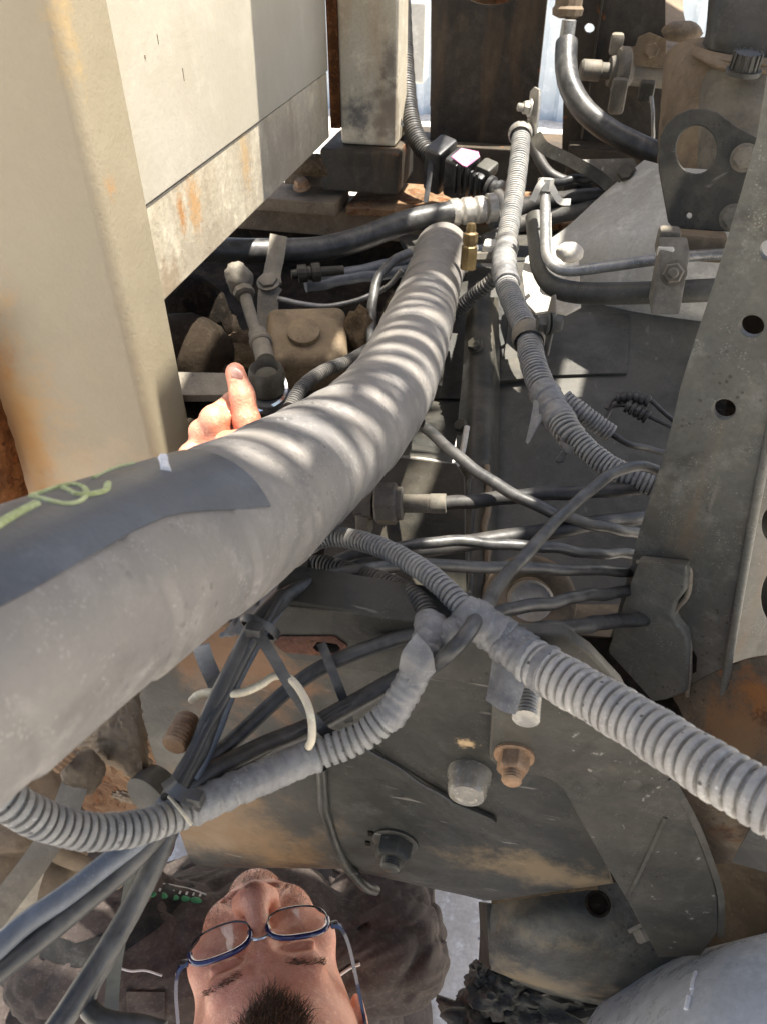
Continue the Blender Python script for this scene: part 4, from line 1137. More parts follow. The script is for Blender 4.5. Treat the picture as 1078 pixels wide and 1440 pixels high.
clipA = thing('conduit_clip', 'zinc P-clip holding the pale conduit to a small bolted bracket', 'clip', W(740, 200, 1.03))
g = Geo(); g.add(*ring(W(731, 188, 1.05), W(730, 215, 1.03) - W(732, 182, 1.06), 0.0145, 0.0022, 28, 8, squash=3)); g.build('clip_band', 'zinc', clipA)
plate('tab', [(738, 190), (744, 128), (750, 122), (757, 126), (756, 150), (751, 196)], W(748, 160, 1.04), Vector((-0.8, -0.6, 0.1)), 0.004, 'zinc', parent=clipA)
bolt('bolt', W(744, 152, 1.035), Vector((-1, -0.3, 0.1)), 0.009, 'zinc', clipA, stud=0.008, stud_r=0.6)
strap('flat_arm', [(752, 190, 1.04), (765, 208, 1.04), (800, 225, 1.05), (840, 248, 1.06), (856, 262, 1.06)], 0.016, 0.004, 'bracket_steel', parent=clipA)
clipB = thing('conduit_bracket', 'grey P-clip with a through bolt gripping the conduit above the gearbox', 'clip', W(745, 490, 0.76))
g = Geo(); g.add(*ring(W(742, 474, 0.778), W(746, 500, 0.755) - W(742, 460, 0.79), 0.0150, 0.0018, 28, 8, squash=6)); g.build('clip_band', 'grey_cast', clipB)
plate('tab', [(764, 492), (768, 440), (774, 416), (778, 414), (779, 440), (774, 470), (768, 500)], W(770, 455, 0.755), Vector((-0.85, -0.5, 0.15)), 0.003, 'grey_cast', parent=clipB)
bolt('bolt', W(768, 455, 0.75), Vector((-1, -0.25, 0.05)), 0.0085, 'gearbox_steel', clipB, head=0.55)
bolt('nut', W(774, 455, 0.75), Vector((1, 0.25, -0.05)), 0.0085, 'gearbox_steel', clipB, head=0.6)

corr('ribbed_conduit', [(425, 772, 0.50), (455, 757, 0.48), (490, 757, 0.465), (540, 772, 0.44), (590, 800, 0.415), (625, 828, 0.398), (652, 856, 0.388)], 0.0062, 'conduit', 'grey split conduit arching from under the hose to the taped joint', 'conduit', group=None, pitch=0.0032, slit=1.0, nseg=20)
corr('ribbed_conduit', [(418, 800, 0.49), (450, 793, 0.475), (500, 806, 0.455), (550, 822, 0.43), (585, 842, 0.41), (603, 868, 0.395), (604, 890, 0.385)], 0.0058, 'dark_conduit', 'dark ribbed conduit curling down into the taped joint', 'conduit', pitch=0.0030, nseg=20)
main = thing('main_conduit', 'fat pale ribbed conduit leading from the taped joint past the drilled upright', 'conduit', W(900, 1060, 0.34))
MP = [(655, 862, 0.392), (700, 893, 0.388), (745, 930, 0.377), (800, 962, 0.36), (850, 990, 0.345), (900, 1020, 0.33), (960, 1058, 0.312), (1020, 1095, 0.296), (1100, 1140, 0.28), (1200, 1195, 0.265)]
corr('ribbed_tube', MP[2:], 0.0118, 'pale_conduit', parent=main, pitch=0.0050, depth=0.24, nseg=28)
wrap('tape_wrap', MP[:4][:3] + [(775, 948, 0.367)], (0.0098, 0.0122), 'tape', parent=main, seams=0.014, ribs=0.02)
loft('tape_flap', [[(692, 920, 0.386), (712, 925, 0.378), (735, 945, 0.372)], [(688, 950, 0.385), (710, 956, 0.375), (736, 965, 0.37)], [(682, 985, 0.383), (705, 1000, 0.372), (724, 1005, 0.372)]], 'tape', 0.0007, main)
left = thing('looped_conduit', 'grey ribbed conduit looping from the taped joint under the wrapped hose', 'conduit', W(300, 1150, 0.34))
LP = [(606, 872, 0.392), (604, 895, 0.384), (594, 922, 0.38), (580, 955, 0.378), (552, 1000, 0.378), (510, 1035, 0.378), (455, 1058, 0.377), (390, 1084, 0.372), (320, 1115, 0.362), (250, 1145, 0.348), (190, 1165, 0.333), (130, 1170, 0.318), (70, 1157, 0.304), (20, 1132, 0.292), (-30, 1095, 0.283)]
corr('ribbed_tube', LP[4:], 0.0076, 'conduit', parent=left, pitch=0.0042, depth=0.22, nseg=24)
wrap('tape_wrap', LP[:5] + [(540, 1012, 0.378)], 0.0078, 'tape', parent=left, seams=0.012, ribs=0.03)
wrap('tape_wrap', [(448, 1061, 0.3765), (390, 1084, 0.372), (320, 1115, 0.362), (268, 1138, 0.352)], 0.0080, 'tape', parent=left, seams=0.009, ribs=0.02)
loft('tape_flap', [[(560, 940, 0.374), (566, 915, 0.37), (585, 890, 0.37)], [(574, 955, 0.37), (592, 938, 0.366), (606, 915, 0.366)], [(566, 965, 0.372), (590, 962, 0.368), (612, 945, 0.37)]], 'tape', 0.0007, left)
cable('cut_wire_end', [(238, 1120, 0.343), (255, 1140, 0.336), (270, 1160, 0.334)], 0.0009, 'white_wire', parent=left, nseg=6, wig=0)
joint = thing('taped_joint', 'lumpy tape-wrapped joint where three conduits meet', 'tape joint', W(650, 890, 0.39))
wrap('tape_wrap', [(606, 908, 0.384), (622, 893, 0.385), (642, 882, 0.387), (660, 876, 0.388)], 0.0066, 'tape', parent=joint, seams=0.008, ribs=0.03)
wrap('tape_wrap', [(646, 852, 0.39), (664, 868, 0.388), (690, 886, 0.388), (712, 902, 0.386)], (0.0078, 0.0108), 'tape', parent=joint, seams=0.009)
wrap('tape_wrap', [(600, 868, 0.394), (602, 890, 0.385), (598, 915, 0.381), (588, 940, 0.379)], (0.0068, 0.0084), 'tape', parent=joint, seams=0.008, ribs=0.03)
corr('conduit_behind_hose', [(408, 575, 0.62), (425, 545, 0.65), (455, 522, 0.69), (490, 508, 0.73), (520, 490, 0.77)], 0.0062, 'dark_conduit', 'small black ribbed conduit curving up behind the wrapped hose', 'conduit', pitch=0.0034, nseg=18)

# ================================================================== cables to the drilled upright
cable('slanting_cable', [(560, 575, 0.720), (590, 594, 0.690), (640, 640, 0.650), (700, 682, 0.630), (760, 714, 0.620), (830, 737, 0.642), (905, 752, 0.680), (960, 765, 0.709)], 0.0050, 'grey_cable', 'grey cable slanting from the wrapped hose to the drilled upright', 'cable')
gl = thing('cable_gland', 'grey hex gland fitting with a black cable leading right', 'fitting', W(560, 740, 0.66))
ga = (W(628, 707, 0.655) - W(520, 707, 0.665)).normalized()
g = Geo(); g.add(*lathe(W(528, 708, 0.662), ga, [(0, 0.016), (0.002, 0.0185), (0.017, 0.0185), (0.019, 0.016)], sides=8, rot=0.2)); g.add(*lathe(W(546, 708, 0.66), ga, [(0, 0.0145), (0.012, 0.0145), (0.013, 0.012)], 28)); g.build('hex_nut', 'grey_cast', gl, angle=25)
V, F = lathe(W(565, 708, 0.66), ga, [(0, 0.0080), (0.024, 0.0080), (0.0243, 0.0085), (0.0375, 0.0085), (0.038, 0.007)], 28); mk('sleeve', V, F, 'grey_cast', gl)
g = Geo(); g.add(*lathe(W(498, 712, 0.664), ga, [(0, 0.009), (0.008, 0.009), (0.008, 0.012), (0.016, 0.012)], sides=6)); g.build('lock_nut', 'grey_cast', gl, angle=25)
box('spacer', W(512, 735, 0.672), (0.012, 0.02, 0.03), 'grey_cast', gl, bev=0.003)
cable('black_cable', [(622, 708, 0.655), (680, 703, 0.650), (760, 695, 0.645), (840, 690, 0.640), (905, 686, 0.640), (960, 684, 0.640)], 0.0062, 'black_rubber', parent=gl)
cable('thick_black_cable', [(440, 812, 0.600), (500, 790, 0.600), (570, 775, 0.610), (650, 764, 0.620), (720, 755, 0.625), (800, 742, 0.639), (880, 730, 0.684), (960, 720, 0.724)], 0.0070, 'black_rubber', 'thick black cable passing behind the slanting cable', 'cable')
cable('grey_cable', [(430, 810, 0.560), (500, 780, 0.565), (570, 768, 0.570), (640, 762, 0.575), (700, 764, 0.580), (760, 770, 0.585), (820, 776, 0.608), (890, 780, 0.649), (950, 783, 0.675)], 0.0044, 'grey_cable', 'grey cable with a faint white print running level to the upright', 'cable')
cable('forked_cable', [(352, 905, 0.385), (364, 872, 0.390), (392, 843, 0.400), (435, 822, 0.420), (510, 801, 0.455), (570, 795, 0.480), (640, 796, 0.510), (720, 798, 0.540), (800, 801, 0.574), (880, 804, 0.629), (950, 806, 0.665)], 0.0043, 'grey_cable', 'grey cable arching from the zip tie over the rail to the upright', 'cable')
cable('lower_cable', [(650, 892, 0.470), (690, 868, 0.495), (730, 855, 0.520), (800, 842, 0.559), (870, 832, 0.620), (940, 824, 0.661)], 0.0048, 'grey_cable', 'smooth grey cable just above the lowest cable at the upright', 'cable')
cable('lowest_cable', [(650, 915, 0.450), (700, 898, 0.480), (750, 888, 0.510), (800, 882, 0.549), (860, 874, 0.605), (940, 866, 0.656)], 0.0068, 'grey_cable', 'thick grey double cable lowest of those entering the upright', 'cable', squash=0.8)
cable('crossing_cable', [(960, 690, 0.60), (935, 668, 0.59), (905, 656, 0.578), (870, 662, 0.56), (825, 692, 0.535), (770, 745, 0.495), (715, 805, 0.445), (675, 860, 0.392), (655, 893, 0.368), (630, 920, 0.366), (590, 950, 0.39), (560, 968, 0.398)], 0.0041, 'grey_cable', 'dark bent cable crossing over all the others to the taped joint', 'cable')
cable('lower_left_cable', [(590, 892, 0.395), (560, 897, 0.40), (500, 915, 0.402), (440, 948, 0.402), (385, 990, 0.40), (325, 1040, 0.39), (280, 1080, 0.376), (252, 1110, 0.36)], 0.0041, 'grey_cable', 'slim grey cable from the taped joint down to the zip tie', 'cable')
cable('lower_left_cable', [(585, 945, 0.392), (560, 955, 0.394), (490, 994, 0.396), (430, 1024, 0.392), (370, 1050, 0.388), (310, 1080, 0.376), (258, 1112, 0.357), (235, 1135, 0.352)], 0.0056, 'grey_cable', 'thicker grey cable beside the looped conduit down to the zip tie', 'cable', squash=0.85)
cable('twin_cable', [(400, 838, 0.398), (372, 868, 0.386), (350, 905, 0.38), (320, 955, 0.378), (295, 1010, 0.374), (275, 1060, 0.365), (258, 1095, 0.356), (240, 1125, 0.346)], 0.0050, 'black_rubber', 'black cable steep beside the blue-grey one above the zip tie', 'cable')
cable('blue_grey_cable', [(392, 850, 0.40), (370, 880, 0.392), (345, 925, 0.388), (318, 985, 0.385), (292, 1045, 0.375), (268, 1098, 0.36)], 0.0044, 'blue_cable', 'smooth blue-grey cable steep beside the black one', 'cable')

# lower bundle running out of the picture
cable('bundle_cable', [(275, 1085, 0.37), (240, 1125, 0.352), (205, 1165, 0.345), (150, 1215, 0.338), (90, 1262, 0.33), (20, 1315, 0.322), (-60, 1375, 0.31)], 0.0048, 'blue_cable', 'uppermost blue-grey cable of the bundle running out under the conduit', 'cable')
cable('bundle_cable', [(250, 1130, 0.36), (215, 1175, 0.35), (160, 1230, 0.343), (100, 1282, 0.335), (30, 1340, 0.325), (-50, 1400, 0.315)], 0.0056, 'grey_cable', 'lower grey cable of the bundle running out under the conduit', 'cable')
cable('bundle_cable', [(245, 1130, 0.372), (195, 1180, 0.362), (130, 1232, 0.352), (60, 1285, 0.342), (-40, 1355, 0.33)], 0.0040, 'tan_strap', 'pale dusty cable between the two bundle cables', 'cable')
cable('hanging_cable', [(250, 1140, 0.375), (228, 1185, 0.37), (200, 1245, 0.366), (172, 1300, 0.362), (140, 1360, 0.355), (105, 1410, 0.348), (70, 1460, 0.34)], 0.0056, 'grey_cable', 'thick dusty cable dropping steeply past the mechanic shirt', 'cable')
cable('hanging_cable', [(255, 1140, 0.385), (222, 1195, 0.378), (196, 1255, 0.373), (172, 1310, 0.37), (150, 1350, 0.365), (128, 1385, 0.362), (122, 1415, 0.36), (145, 1432, 0.355), (190, 1440, 0.352), (230, 1452, 0.35)], 0.0047, 'grey_cable', 'dusty cable that hooks sharply to the side at its lower end', 'cable')
strap('hanging_strap', [(190, 1200, 0.41), (180, 1270, 0.41), (165, 1340, 0.41), (158, 1400, 0.405), (158, 1430, 0.40)], 0.007, 0.002, 'olive_strap', 'dark green strap hanging behind the hooked cable', 'strap')

# ================================================================== ties and thin things
strap('black_zip_tie', [(362, 888, 0.374), (385, 925, 0.372), (410, 968, 0.374), (440, 1010, 0.378), (468, 1040, 0.385)], 0.0056, 0.0014, 'tie_plastic', 'black zip tie tail lying over the slim cables', 'zip tie', teeth=0.3)
tie = thing('zip_tie', 'grey zip tie binding the cables to the looped conduit', 'zip tie', W(255, 1115, 0.35))
strap('band', [(236, 1098, 0.352), (243, 1108, 0.342), (258, 1118, 0.338), (276, 1128, 0.338), (284, 1132, 0.345)], 0.0062, 0.0014, 'grey_cable', parent=tie)
box('buckle', W(276, 1122, 0.338), (0.007, 0.006, 0.006), 'grey_cable', tie, bev=0.001)
tie2 = thing('zip_tie', 'black zip tie knotted round the cables at the tape scrap', 'zip tie', W(362, 890, 0.375))
g = Geo(); g.add(*ring(W(366, 882, 0.385), W(352, 905, 0.38) - W(372, 868, 0.386), 0.0098, 0.0012, 24, 6, squash=2)); g.build('band', 'tie_plastic', tie2)
box('buckle', W(358, 886, 0.374), (0.008, 0.006, 0.006), 'tie_plastic', tie2, bev=0.001)
strap('dark_zip_tie', [(452, 905, 0.398), (462, 930, 0.393), (474, 960, 0.393), (485, 990, 0.398), (491, 1015, 0.40)], 0.0048, 0.0014, 'tie_plastic', 'black ridged zip tie hanging behind the slim cable', 'zip tie', teeth=0.9)
cable('white_wire', [(270, 985, 0.392), (280, 977, 0.385), (300, 974, 0.378), (335, 972, 0.374), (365, 960, 0.374), (385, 950, 0.376), (408, 957, 0.374), (428, 985, 0.37), (438, 1015, 0.366), (439, 1040, 0.366), (434, 1050, 0.37)], 0.0020, 'white_wire', 'cream wire looping over the cables onto the conduit', 'wire', nseg=10, step=0.002)
cable('thin_line', [tuple(Yp(430, 1010, YR - 0.006)), tuple(Yp(480, 1035, YR - 0.004)), tuple(Yp(560, 1080, YR - 0.004)), tuple(Yp(635, 1128, YR - 0.004))], 0.0011, 'black_rubber', 'thin black line lying along the rail web to the capped bolt', 'wire', world=True, nseg=6)

# ================================================================== pipes at the right
pp = thing('steel_pipe', 'slim bare steel pipe bent at a right angle into the clamp block', 'pipe', W(800, 400, 0.84))
cable('tube', [(765, 262, 0.86), (766, 300, 0.855), (766, 340, 0.848), (769, 362, 0.842), (782, 377, 0.835), (805, 381, 0.828), (860, 374, 0.815), (940, 363, 0.80), (1000, 358, 0.795), (1060, 356, 0.79)], 0.0058, 'steel_pipe', parent=pp, nseg=16, wig=0)
g = Geo(); g.add(*lathe(W(765, 268, 0.858), Vector((0, 0.2, 1)), [(0, 0.009), (0.012, 0.009), (0.013, 0.007)], sides=6)); g.build('union_nut', 'zinc', pp)
strap('fork', [(748, 282, 0.86), (757, 262, 0.85), (765, 254, 0.848), (774, 262, 0.85), (786, 282, 0.86), (800, 284, 0.87)], 0.007, 0.003, 'white_bracket', parent=pp)
p2 = thing('rubber_pipe', 'fat grey pipe below the slim steel one', 'pipe', W(800, 430, 0.86))
cable('tube', [(752, 305, 0.90), (756, 345, 0.885), (760, 375, 0.87), (775, 400, 0.855), (805, 411, 0.84), (860, 413, 0.825), (930, 411, 0.81), (1000, 408, 0.80), (1060, 405, 0.795)], 0.0118, 'gearbox_steel', parent=p2, nseg=18, wig=0)
cl = thing('pipe_clamp', 'dusty clamp block with a socket bolt holding both pipes', 'clamp', W(942, 430, 0.79))
box('block', W(940, 388, 0.785), (0.030, 0.022, 0.062), 'grey_cast', cl, ax=(RT, -(RT.cross(Vector((0, -0.5, 0.86)))), Vector((0, 0.5, 0.86)).normalized()), bev=0.003)
bolt('bolt', W(946, 384, 0.768), -ray(946, 384), 0.0105, 'grey_cast', cl, head=0.5, stud=0.003, stud_r=0.5)
box('top_lug', W(934, 355, 0.785), (0.016, 0.014, 0.014), 'white_bracket', cl, bev=0.002)
wb = thing('white_bracket', 'cream bracket plate in the sun behind the steel pipe', 'bracket', W(765, 440, 0.93))
plate('sheet', [(733, 385), (738, 362), (752, 350), (812, 342), (816, 430), (795, 441), (775, 437), (752, 440), (738, 425)], W(770, 395, 0.94), Vector((-0.1, -0.55, 0.8)), 0.006, 'white_bracket', parent=wb)
lump('knob', W(800, 355, 0.91), (0.016, 0.012, 0.012), 'white_bracket', wb, seed=4, rough=0.15)
plate('upright_tab', [(757, 395), (745, 372), (752, 310), (772, 300), (774, 385)], W(762, 350, 0.93), Vector((-0.4, -0.85, 0.1)), 0.005, 'white_bracket', parent=wb)

br = thing('brass_valve', 'small brass bleed valve with a hex base beside the hose end', 'valve', W(658, 385, 0.98))
V, F = lathe(W(657, 378, 0.98), Vector((0.0, 0.1, 1)), [(0, 0.010), (0.028, 0.010), (0.03, 0.008), (0.034, 0.0095), (0.044, 0.0095), (0.046, 0.006), (0.050, 0.0065), (0.056, 0.005)], sides=8); mk('body', V, F, 'brass', br, angle=25)
V, F = lathe(W(668, 362, 0.985), Vector((1, 0.1, 0.1)), [(0, 0.007), (0.02, 0.008), (0.022, 0.012), (0.036, 0.012)], sides=6); mk('side_port', V, F, 'grey_cast', br, angle=25)
box('block', W(690, 356, 0.99), (0.022, 0.025, 0.03), 'white_bracket', br, bev=0.004)

# black plug connector with the pink tag, hose rising from it
con = thing('plug_connector', 'black plug connector with a shiny pink tag on it', 'connector', W(640, 280, 1.22))
ca = (W(690, 262, 1.20) - W(600, 222, 1.24)).normalized()
cx, cy, cz = ca, None, None
cz = (Vector((0, -0.3, 1)) - ca * ca.dot(Vector((0, -0.3, 1)))).normalized(); cy = cz.cross(ca)
for (px, py, d, s, nm) in ((618, 232, 1.225, (0.032, 0.05, 0.075), 'shell'), (648, 246, 1.21, (0.042, 0.044, 0.066), 'body'), (675, 258, 1.20, (0.02, 0.03, 0.04), 'collar')):
    box(nm, W(px, py, d), s, 'black_plastic', con, ax=(cx, cy, cz), bev=0.006)
for k in range(5):
    box('grip_ridge', W(640 + 7 * k, 252 + 3 * k, 1.185), (0.003, 0.006, 0.05), 'black_plastic', con, ax=(cx, cy, cz), bev=0.001)
box('latch', W(622, 208, 1.21), (0.03, 0.03, 0.012), 'black_plastic', con, ax=(cx, cy, cz), bev=0.003)
plate('pink_tag', [(634, 220), (648, 208), (672, 213), (674, 220), (656, 234), (650, 232)], W(653, 221, 1.17), Vector((0.15, -0.25, 0.95)), 0.002, 'pink_label', parent=con, bev=0.0004)
box('grey_collar', W(684, 238, 1.19), (0.026, 0.03, 0.02), 'gearbox_steel', con, ax=(cx, cy, cz), bev=0.005)
V, F = lathe(W(686, 262, 1.195), ca, [(0, 0.017), (0.006, 0.017), (0.008, 0.013), (0.014, 0.013), (0.016, 0.016), (0.022, 0.016), (0.024, 0.012)], 24); mk('boot', V, F, 'black_plastic', con)
cable('tail_cable', [(694, 268, 1.19), (705, 285, 1.17), (712, 310, 1.14), (715, 340, 1.12)], 0.010, 'black_rubber', parent=con)
corr('riser_tube', [(563, -40, 1.32), (566, 40, 1.30), (570, 110, 1.285), (576, 165, 1.27), (588, 200, 1.255), (606, 222, 1.24)], 0.0155, 'black_rubber', parent=con, pitch=0.005, depth=0.07)
strap('zip_tail', [(540, 95, 1.26), (550, 130, 1.255), (560, 160, 1.25), (566, 178, 1.25)], 0.004, 0.002, 'black_plastic', parent=con)
strap('hanging_tie', [(606, 220, 1.20), (603, 250, 1.20), (598, 285, 1.20)], 0.008, 0.002, 'black_plastic', parent=con)

# far grey hose with its metal ferrule
fh = thing('brake_hose', 'grey rubber brake hose curving down from a brown ferrule', 'hose', W(850, 210, 1.12))
cable('tube', [(796, 60, 1.15), (795, 90, 1.145), (800, 120, 1.14), (818, 152, 1.13), (850, 180, 1.12), (890, 202, 1.11), (935, 222, 1.10)], 0.0165, 'grey_cable', parent=fh, nseg=18, wig=0)
V, F = lathe(W(795, 62, 1.15), Vector((0.0, 0.1, 1)), [(0, 0.0165), (0.002, 0.011), (0.03, 0.0105), (0.031, 0.009)], 20); mk('ferrule', V, F, 'steel_pipe', fh)
V, F = lathe(W(796, 26, 1.15), Vector((0.0, 0.1, 1)), [(0, 0.012), (0.004, 0.022), (0.012, 0.023), (0.016, 0.02), (0.03, 0.02)], sides=12); mk('union', V, F, 'brown_cast', fh, angle=25)
bk = thing('flat_bracket', 'flat dusty bracket with a square nut at the foot of the brake hose', 'bracket', W(850, 262, 1.06))
plate('sheet', [(795, 224), (890, 222), (896, 232), (894, 262), (860, 270), (838, 256)], W(850, 245, 1.07), Vector((0.1, -0.6, 0.75)), 0.005, 'bracket_steel', parent=bk)
bolt('nut', W(880, 246, 1.05), Vector((-0.2, -0.7, 0.5)), 0.011, 'bracket_steel', bk, head=0.6)

# bundle of black cables beyond the steel pipe
cable('rear_cable', [(748, 200, 1.12), (760, 230, 1.12), (785, 252, 1.12), (830, 262, 1.12)], 0.008, 'black_rubber', 'black cable tucked behind the flat clip arm', 'cable')
cable('rear_cable', [(690, 318, 1.14), (740, 290, 1.14), (800, 280, 1.12), (860, 275, 1.10), (900, 270, 1.1)], 0.013, 'black_rubber', 'thick black cable lying behind the conduit near the bell housing', 'cable')
cable('rear_cable', [(680, 340, 1.13), (740, 312, 1.13), (800, 300, 1.11), (850, 290, 1.09)], 0.011, 'dark_conduit', 'dark cable second behind the conduit near the bell housing', 'cable')
cable('knotted_wire', [(770, 258, 1.10), (790, 252, 1.09), (815, 256, 1.09), (835, 252, 1.08), (850, 262, 1.08)], 0.006, 'black_plastic', 'thin black knotted wire above the bell housing', 'wire', wig=0.003)
floorb = loft('transmission_casing', [[(560, 285, 1.45), (700, 290, 1.40), (930, 290, 1.30)], [(560, 330, 1.30), (700, 330, 1.25), (930, 330, 1.18)], [(600, 390, 1.12), (700, 390, 1.10), (830, 390, 1.09)], [(560, 450, 1.06), (690, 450, 1.05), (800, 450, 1.05)], [(540, 560, 1.02), (660, 560, 1.0), (720, 560, 1.0)]], 'gearbox_steel', 0.01, label='dark grey gearbox top lying under the cables behind the hose', cat='gearbox')

# ================================================================== under the cream panel
ah = thing('air_hose', 'grey rubber air hose with a zinc crimp running under the cream panel', 'hose', W(500, 350, 1.08))
cable('tube', [(250, 348, 1.0), (310, 352, 1.02), (380, 353, 1.04), (450, 350, 1.06), (510, 335, 1.08), (570, 312, 1.10), (640, 298, 1.12)], 0.0165, 'grey_cable', parent=ah, nseg=18, wig=0)
aa = (W(702, 292, 1.13) - W(632, 299, 1.12)).normalized()
V, F = lathe(W(632, 299, 1.12), aa, [(0, 0.0175), (0.004, 0.019), (0.012, 0.019), (0.016, 0.0165), (0.02, 0.019), (0.032, 0.019), (0.036, 0.0165), (0.04, 0.019), (0.05, 0.019), (0.054, 0.016), (0.056, 0.021), (0.068, 0.021)], 24); mk('crimp', V, F, 'zinc', ah, angle=30)
for i, (dy, dd) in enumerate(((20, 0.0), (36, -0.01))):
    cable('nylon_line', [(430, 388 + dy * 0.4, 1.05), (500, 372 + dy * 0.5, 1.07), (570, 352 + dy * 0.8, 1.08), (650, 338 + dy, 1.09), (700, 325 + dy, 1.1)], 0.0085, 'blue_cable', ['blue-black nylon line directly under the air hose', 'lower blue-black nylon line under the air hose'][i], 'hose')
cn = thing('line_coupling', 'small black threaded coupling on a nylon line in the dark', 'coupling', W(430, 395, 1.03))
la = W(470, 378, 1.04) - W(400, 384, 1.03)
V, F = lathe(W(410, 386, 1.02), la, [(0, 0.006), (0.008, 0.007), (0.009, 0.012), (0.02, 0.012), (0.021, 0.009), (0.026, 0.009), (0.027, 0.0125), (0.038, 0.0125), (0.039, 0.007), (0.07, 0.006)], 14); mk('coupling_body', V, F, 'dark_steel', cn, angle=25)
cable('thin_line', [(390, 420, 0.93), (430, 428, 0.94), (470, 430, 0.95), (510, 420, 0.95), (545, 402, 0.95), (565, 380, 0.94)], 0.0034, 'steel_pipe', 'thin grey line sagging below the black coupling', 'hose', nseg=10)
cable('looped_line', [(524, 500, 0.86), (522, 465, 0.88), (524, 420, 0.90), (536, 385, 0.91), (555, 365, 0.925), (575, 356, 0.94)], 0.0058, 'grey_cable', 'grey line rising in a loop beside the hose', 'hose', nseg=14)
sb = thing('hose_support', 'bent dusty steel strap supporting the air hose', 'bracket', W(380, 440, 0.97))
strap('upper_band', [(392, 332, 1.0), (388, 360, 0.99), (383, 385, 0.985), (384, 400, 0.975)], 0.022, 0.004, 'grey_cast', parent=sb)
strap('lower_band', [(384, 400, 0.972), (378, 412, 0.965), (377, 440, 0.965), (380, 470, 0.96)], 0.026, 0.004, 'grey_cast', parent=sb)
bolt('bolt', W(378, 397, 0.965), (0, -0.4, 1), 0.012, 'grey_cast', sb, head=0.3)
tb = thing('actuator_box', 'dusty tan rounded box with a round boss on its lid', 'box', W(435, 510, 0.88))
bz = Vector((0.1, -0.35, 0.93)).normalized(); bx_ = Vector((0.96, 0.28, 0)).normalized(); bx_ = (bx_ - bz * bx_.dot(bz)).normalized(); by_ = bz.cross(bx_)
box('case', W(433, 492, 0.90), (0.092, 0.085, 0.06), 'tan_steel', tb, ax=(bx_, by_, bz), bev=0.012, segs=4)
V, F = lathe(W(427, 466, 0.868), bz, [(-0.006, 0.0185), (0.002, 0.0185), (0.0035, 0.016), (0.0037, 0.002)], 28); mk('boss', V, F, 'tan_steel', tb)
lump('dirt_clod', W(508, 470, 0.90), (0.022, 0.018, 0.03), 'dirt', tb, seed=5, rough=0.4)
tr = thing('tie_rod', 'dusty grey levelling rod with ball joints at both ends', 'rod', W(376, 540, 0.80))
cable('shaft', [(344, 412, 0.905), (352, 440, 0.89), (362, 470, 0.87), (368, 488, 0.86)], 0.0072, 'grey_cast', parent=tr, wig=0, nseg=16)
cable('lower_sleeve', [(362, 468, 0.868), (368, 486, 0.856), (374, 508, 0.838)], 0.0105, 'grey_cast', parent=tr, wig=0, nseg=16)
V, F = lathe(W(366, 478, 0.862), W(374, 508, 0.838) - W(362, 468, 0.868), [(0, 0.0125), (0.006, 0.013), (0.008, 0.0115)], 16); mk('collar', V, F, 'grey_cast', tr)
lump('upper_joint', W(336, 392, 0.91), (0.017, 0.014, 0.020), 'grey_cast', tr, seed=9, rough=0.25)
V, F = lathe(W(342, 406, 0.905), W(352, 440, 0.89) - W(340, 398, 0.91), [(0, 0.009), (0.003, 0.0125), (0.010, 0.0125), (0.012, 0.009)], sides=8); mk('lock_nut', V, F, 'grey_cast', tr, angle=25)
V, F = lathe(W(377, 540, 0.812), Vector((0.02, -0.15, 1)), [(-0.006, 0.019), (0.0, 0.020), (0.014, 0.019), (0.020, 0.0175), (0.022, 0.0155), (0.019, 0.013), (0.014, 0.011), (0.012, 0.002)], 28); mk('ball_cup', V, F, 'dark_steel', tr)
V, F = lathe(W(379, 552, 0.815), Vector((0.02, -0.15, 1)), [(-0.012, 0.022), (-0.002, 0.022), (0.0, 0.019)], 28); mk('boot', V, F, 'black_rubber', tr)
arm = thing('lever_arm', 'flat grey lever arm under the ball joint with a bent wire clip', 'lever', W(320, 575, 0.82))
plate('bar', [(232, 522), (325, 524), (352, 533), (402, 545), (400, 566), (375, 572), (330, 555), (240, 556)], W(320, 545, 0.825), Vector((0, -0.35, 0.93)), 0.012, 'grey_cast', parent=arm)
strap('wire_clip', [(352, 580, 0.81), (380, 572, 0.805), (398, 560, 0.80), (403, 545, 0.80), (400, 532, 0.805)], 0.003, 0.003, 'bright_metal', parent=arm)
# muddy hollow behind all this
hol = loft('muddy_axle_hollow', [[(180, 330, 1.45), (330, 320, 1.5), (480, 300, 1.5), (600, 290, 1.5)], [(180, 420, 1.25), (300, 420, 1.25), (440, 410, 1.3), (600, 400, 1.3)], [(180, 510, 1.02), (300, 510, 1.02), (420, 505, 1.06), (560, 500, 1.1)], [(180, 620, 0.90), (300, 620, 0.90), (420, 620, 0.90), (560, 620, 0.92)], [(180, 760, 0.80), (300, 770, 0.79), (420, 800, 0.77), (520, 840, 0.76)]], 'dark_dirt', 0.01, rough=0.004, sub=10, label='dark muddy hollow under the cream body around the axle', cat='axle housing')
for i, (px, py, d, s, m_) in enumerate(((272, 450, 0.98, (0.05, 0.04, 0.06), 'dark_dirt'), (262, 500, 0.93, (0.06, 0.05, 0.05), 'dark_dirt'), (335, 505, 0.95, (0.05, 0.03, 0.016), 'dirt'), (318, 470, 1.0, (0.02, 0.02, 0.03), 'dark_dirt'), (352, 480, 0.97, (0.03, 0.02, 0.012), 'dirt'), (300, 520, 0.92, (0.04, 0.025, 0.010), 'dark_dirt'))):
    lump('mud_clod', W(px, py, d), s, m_, seed=20 + i, rough=0.06 if i < 2 else 0.2, sub=4, freq=6, label=['dark mud clod tucked under the panel edge', 'rounded dark mud mass beside the post', 'crumbly brown mud below the levelling rod', 'small mud clod behind the levelling rod', 'mud clod between rod and tan box', 'loose mud beside the lever arm'][i], cat='mud')

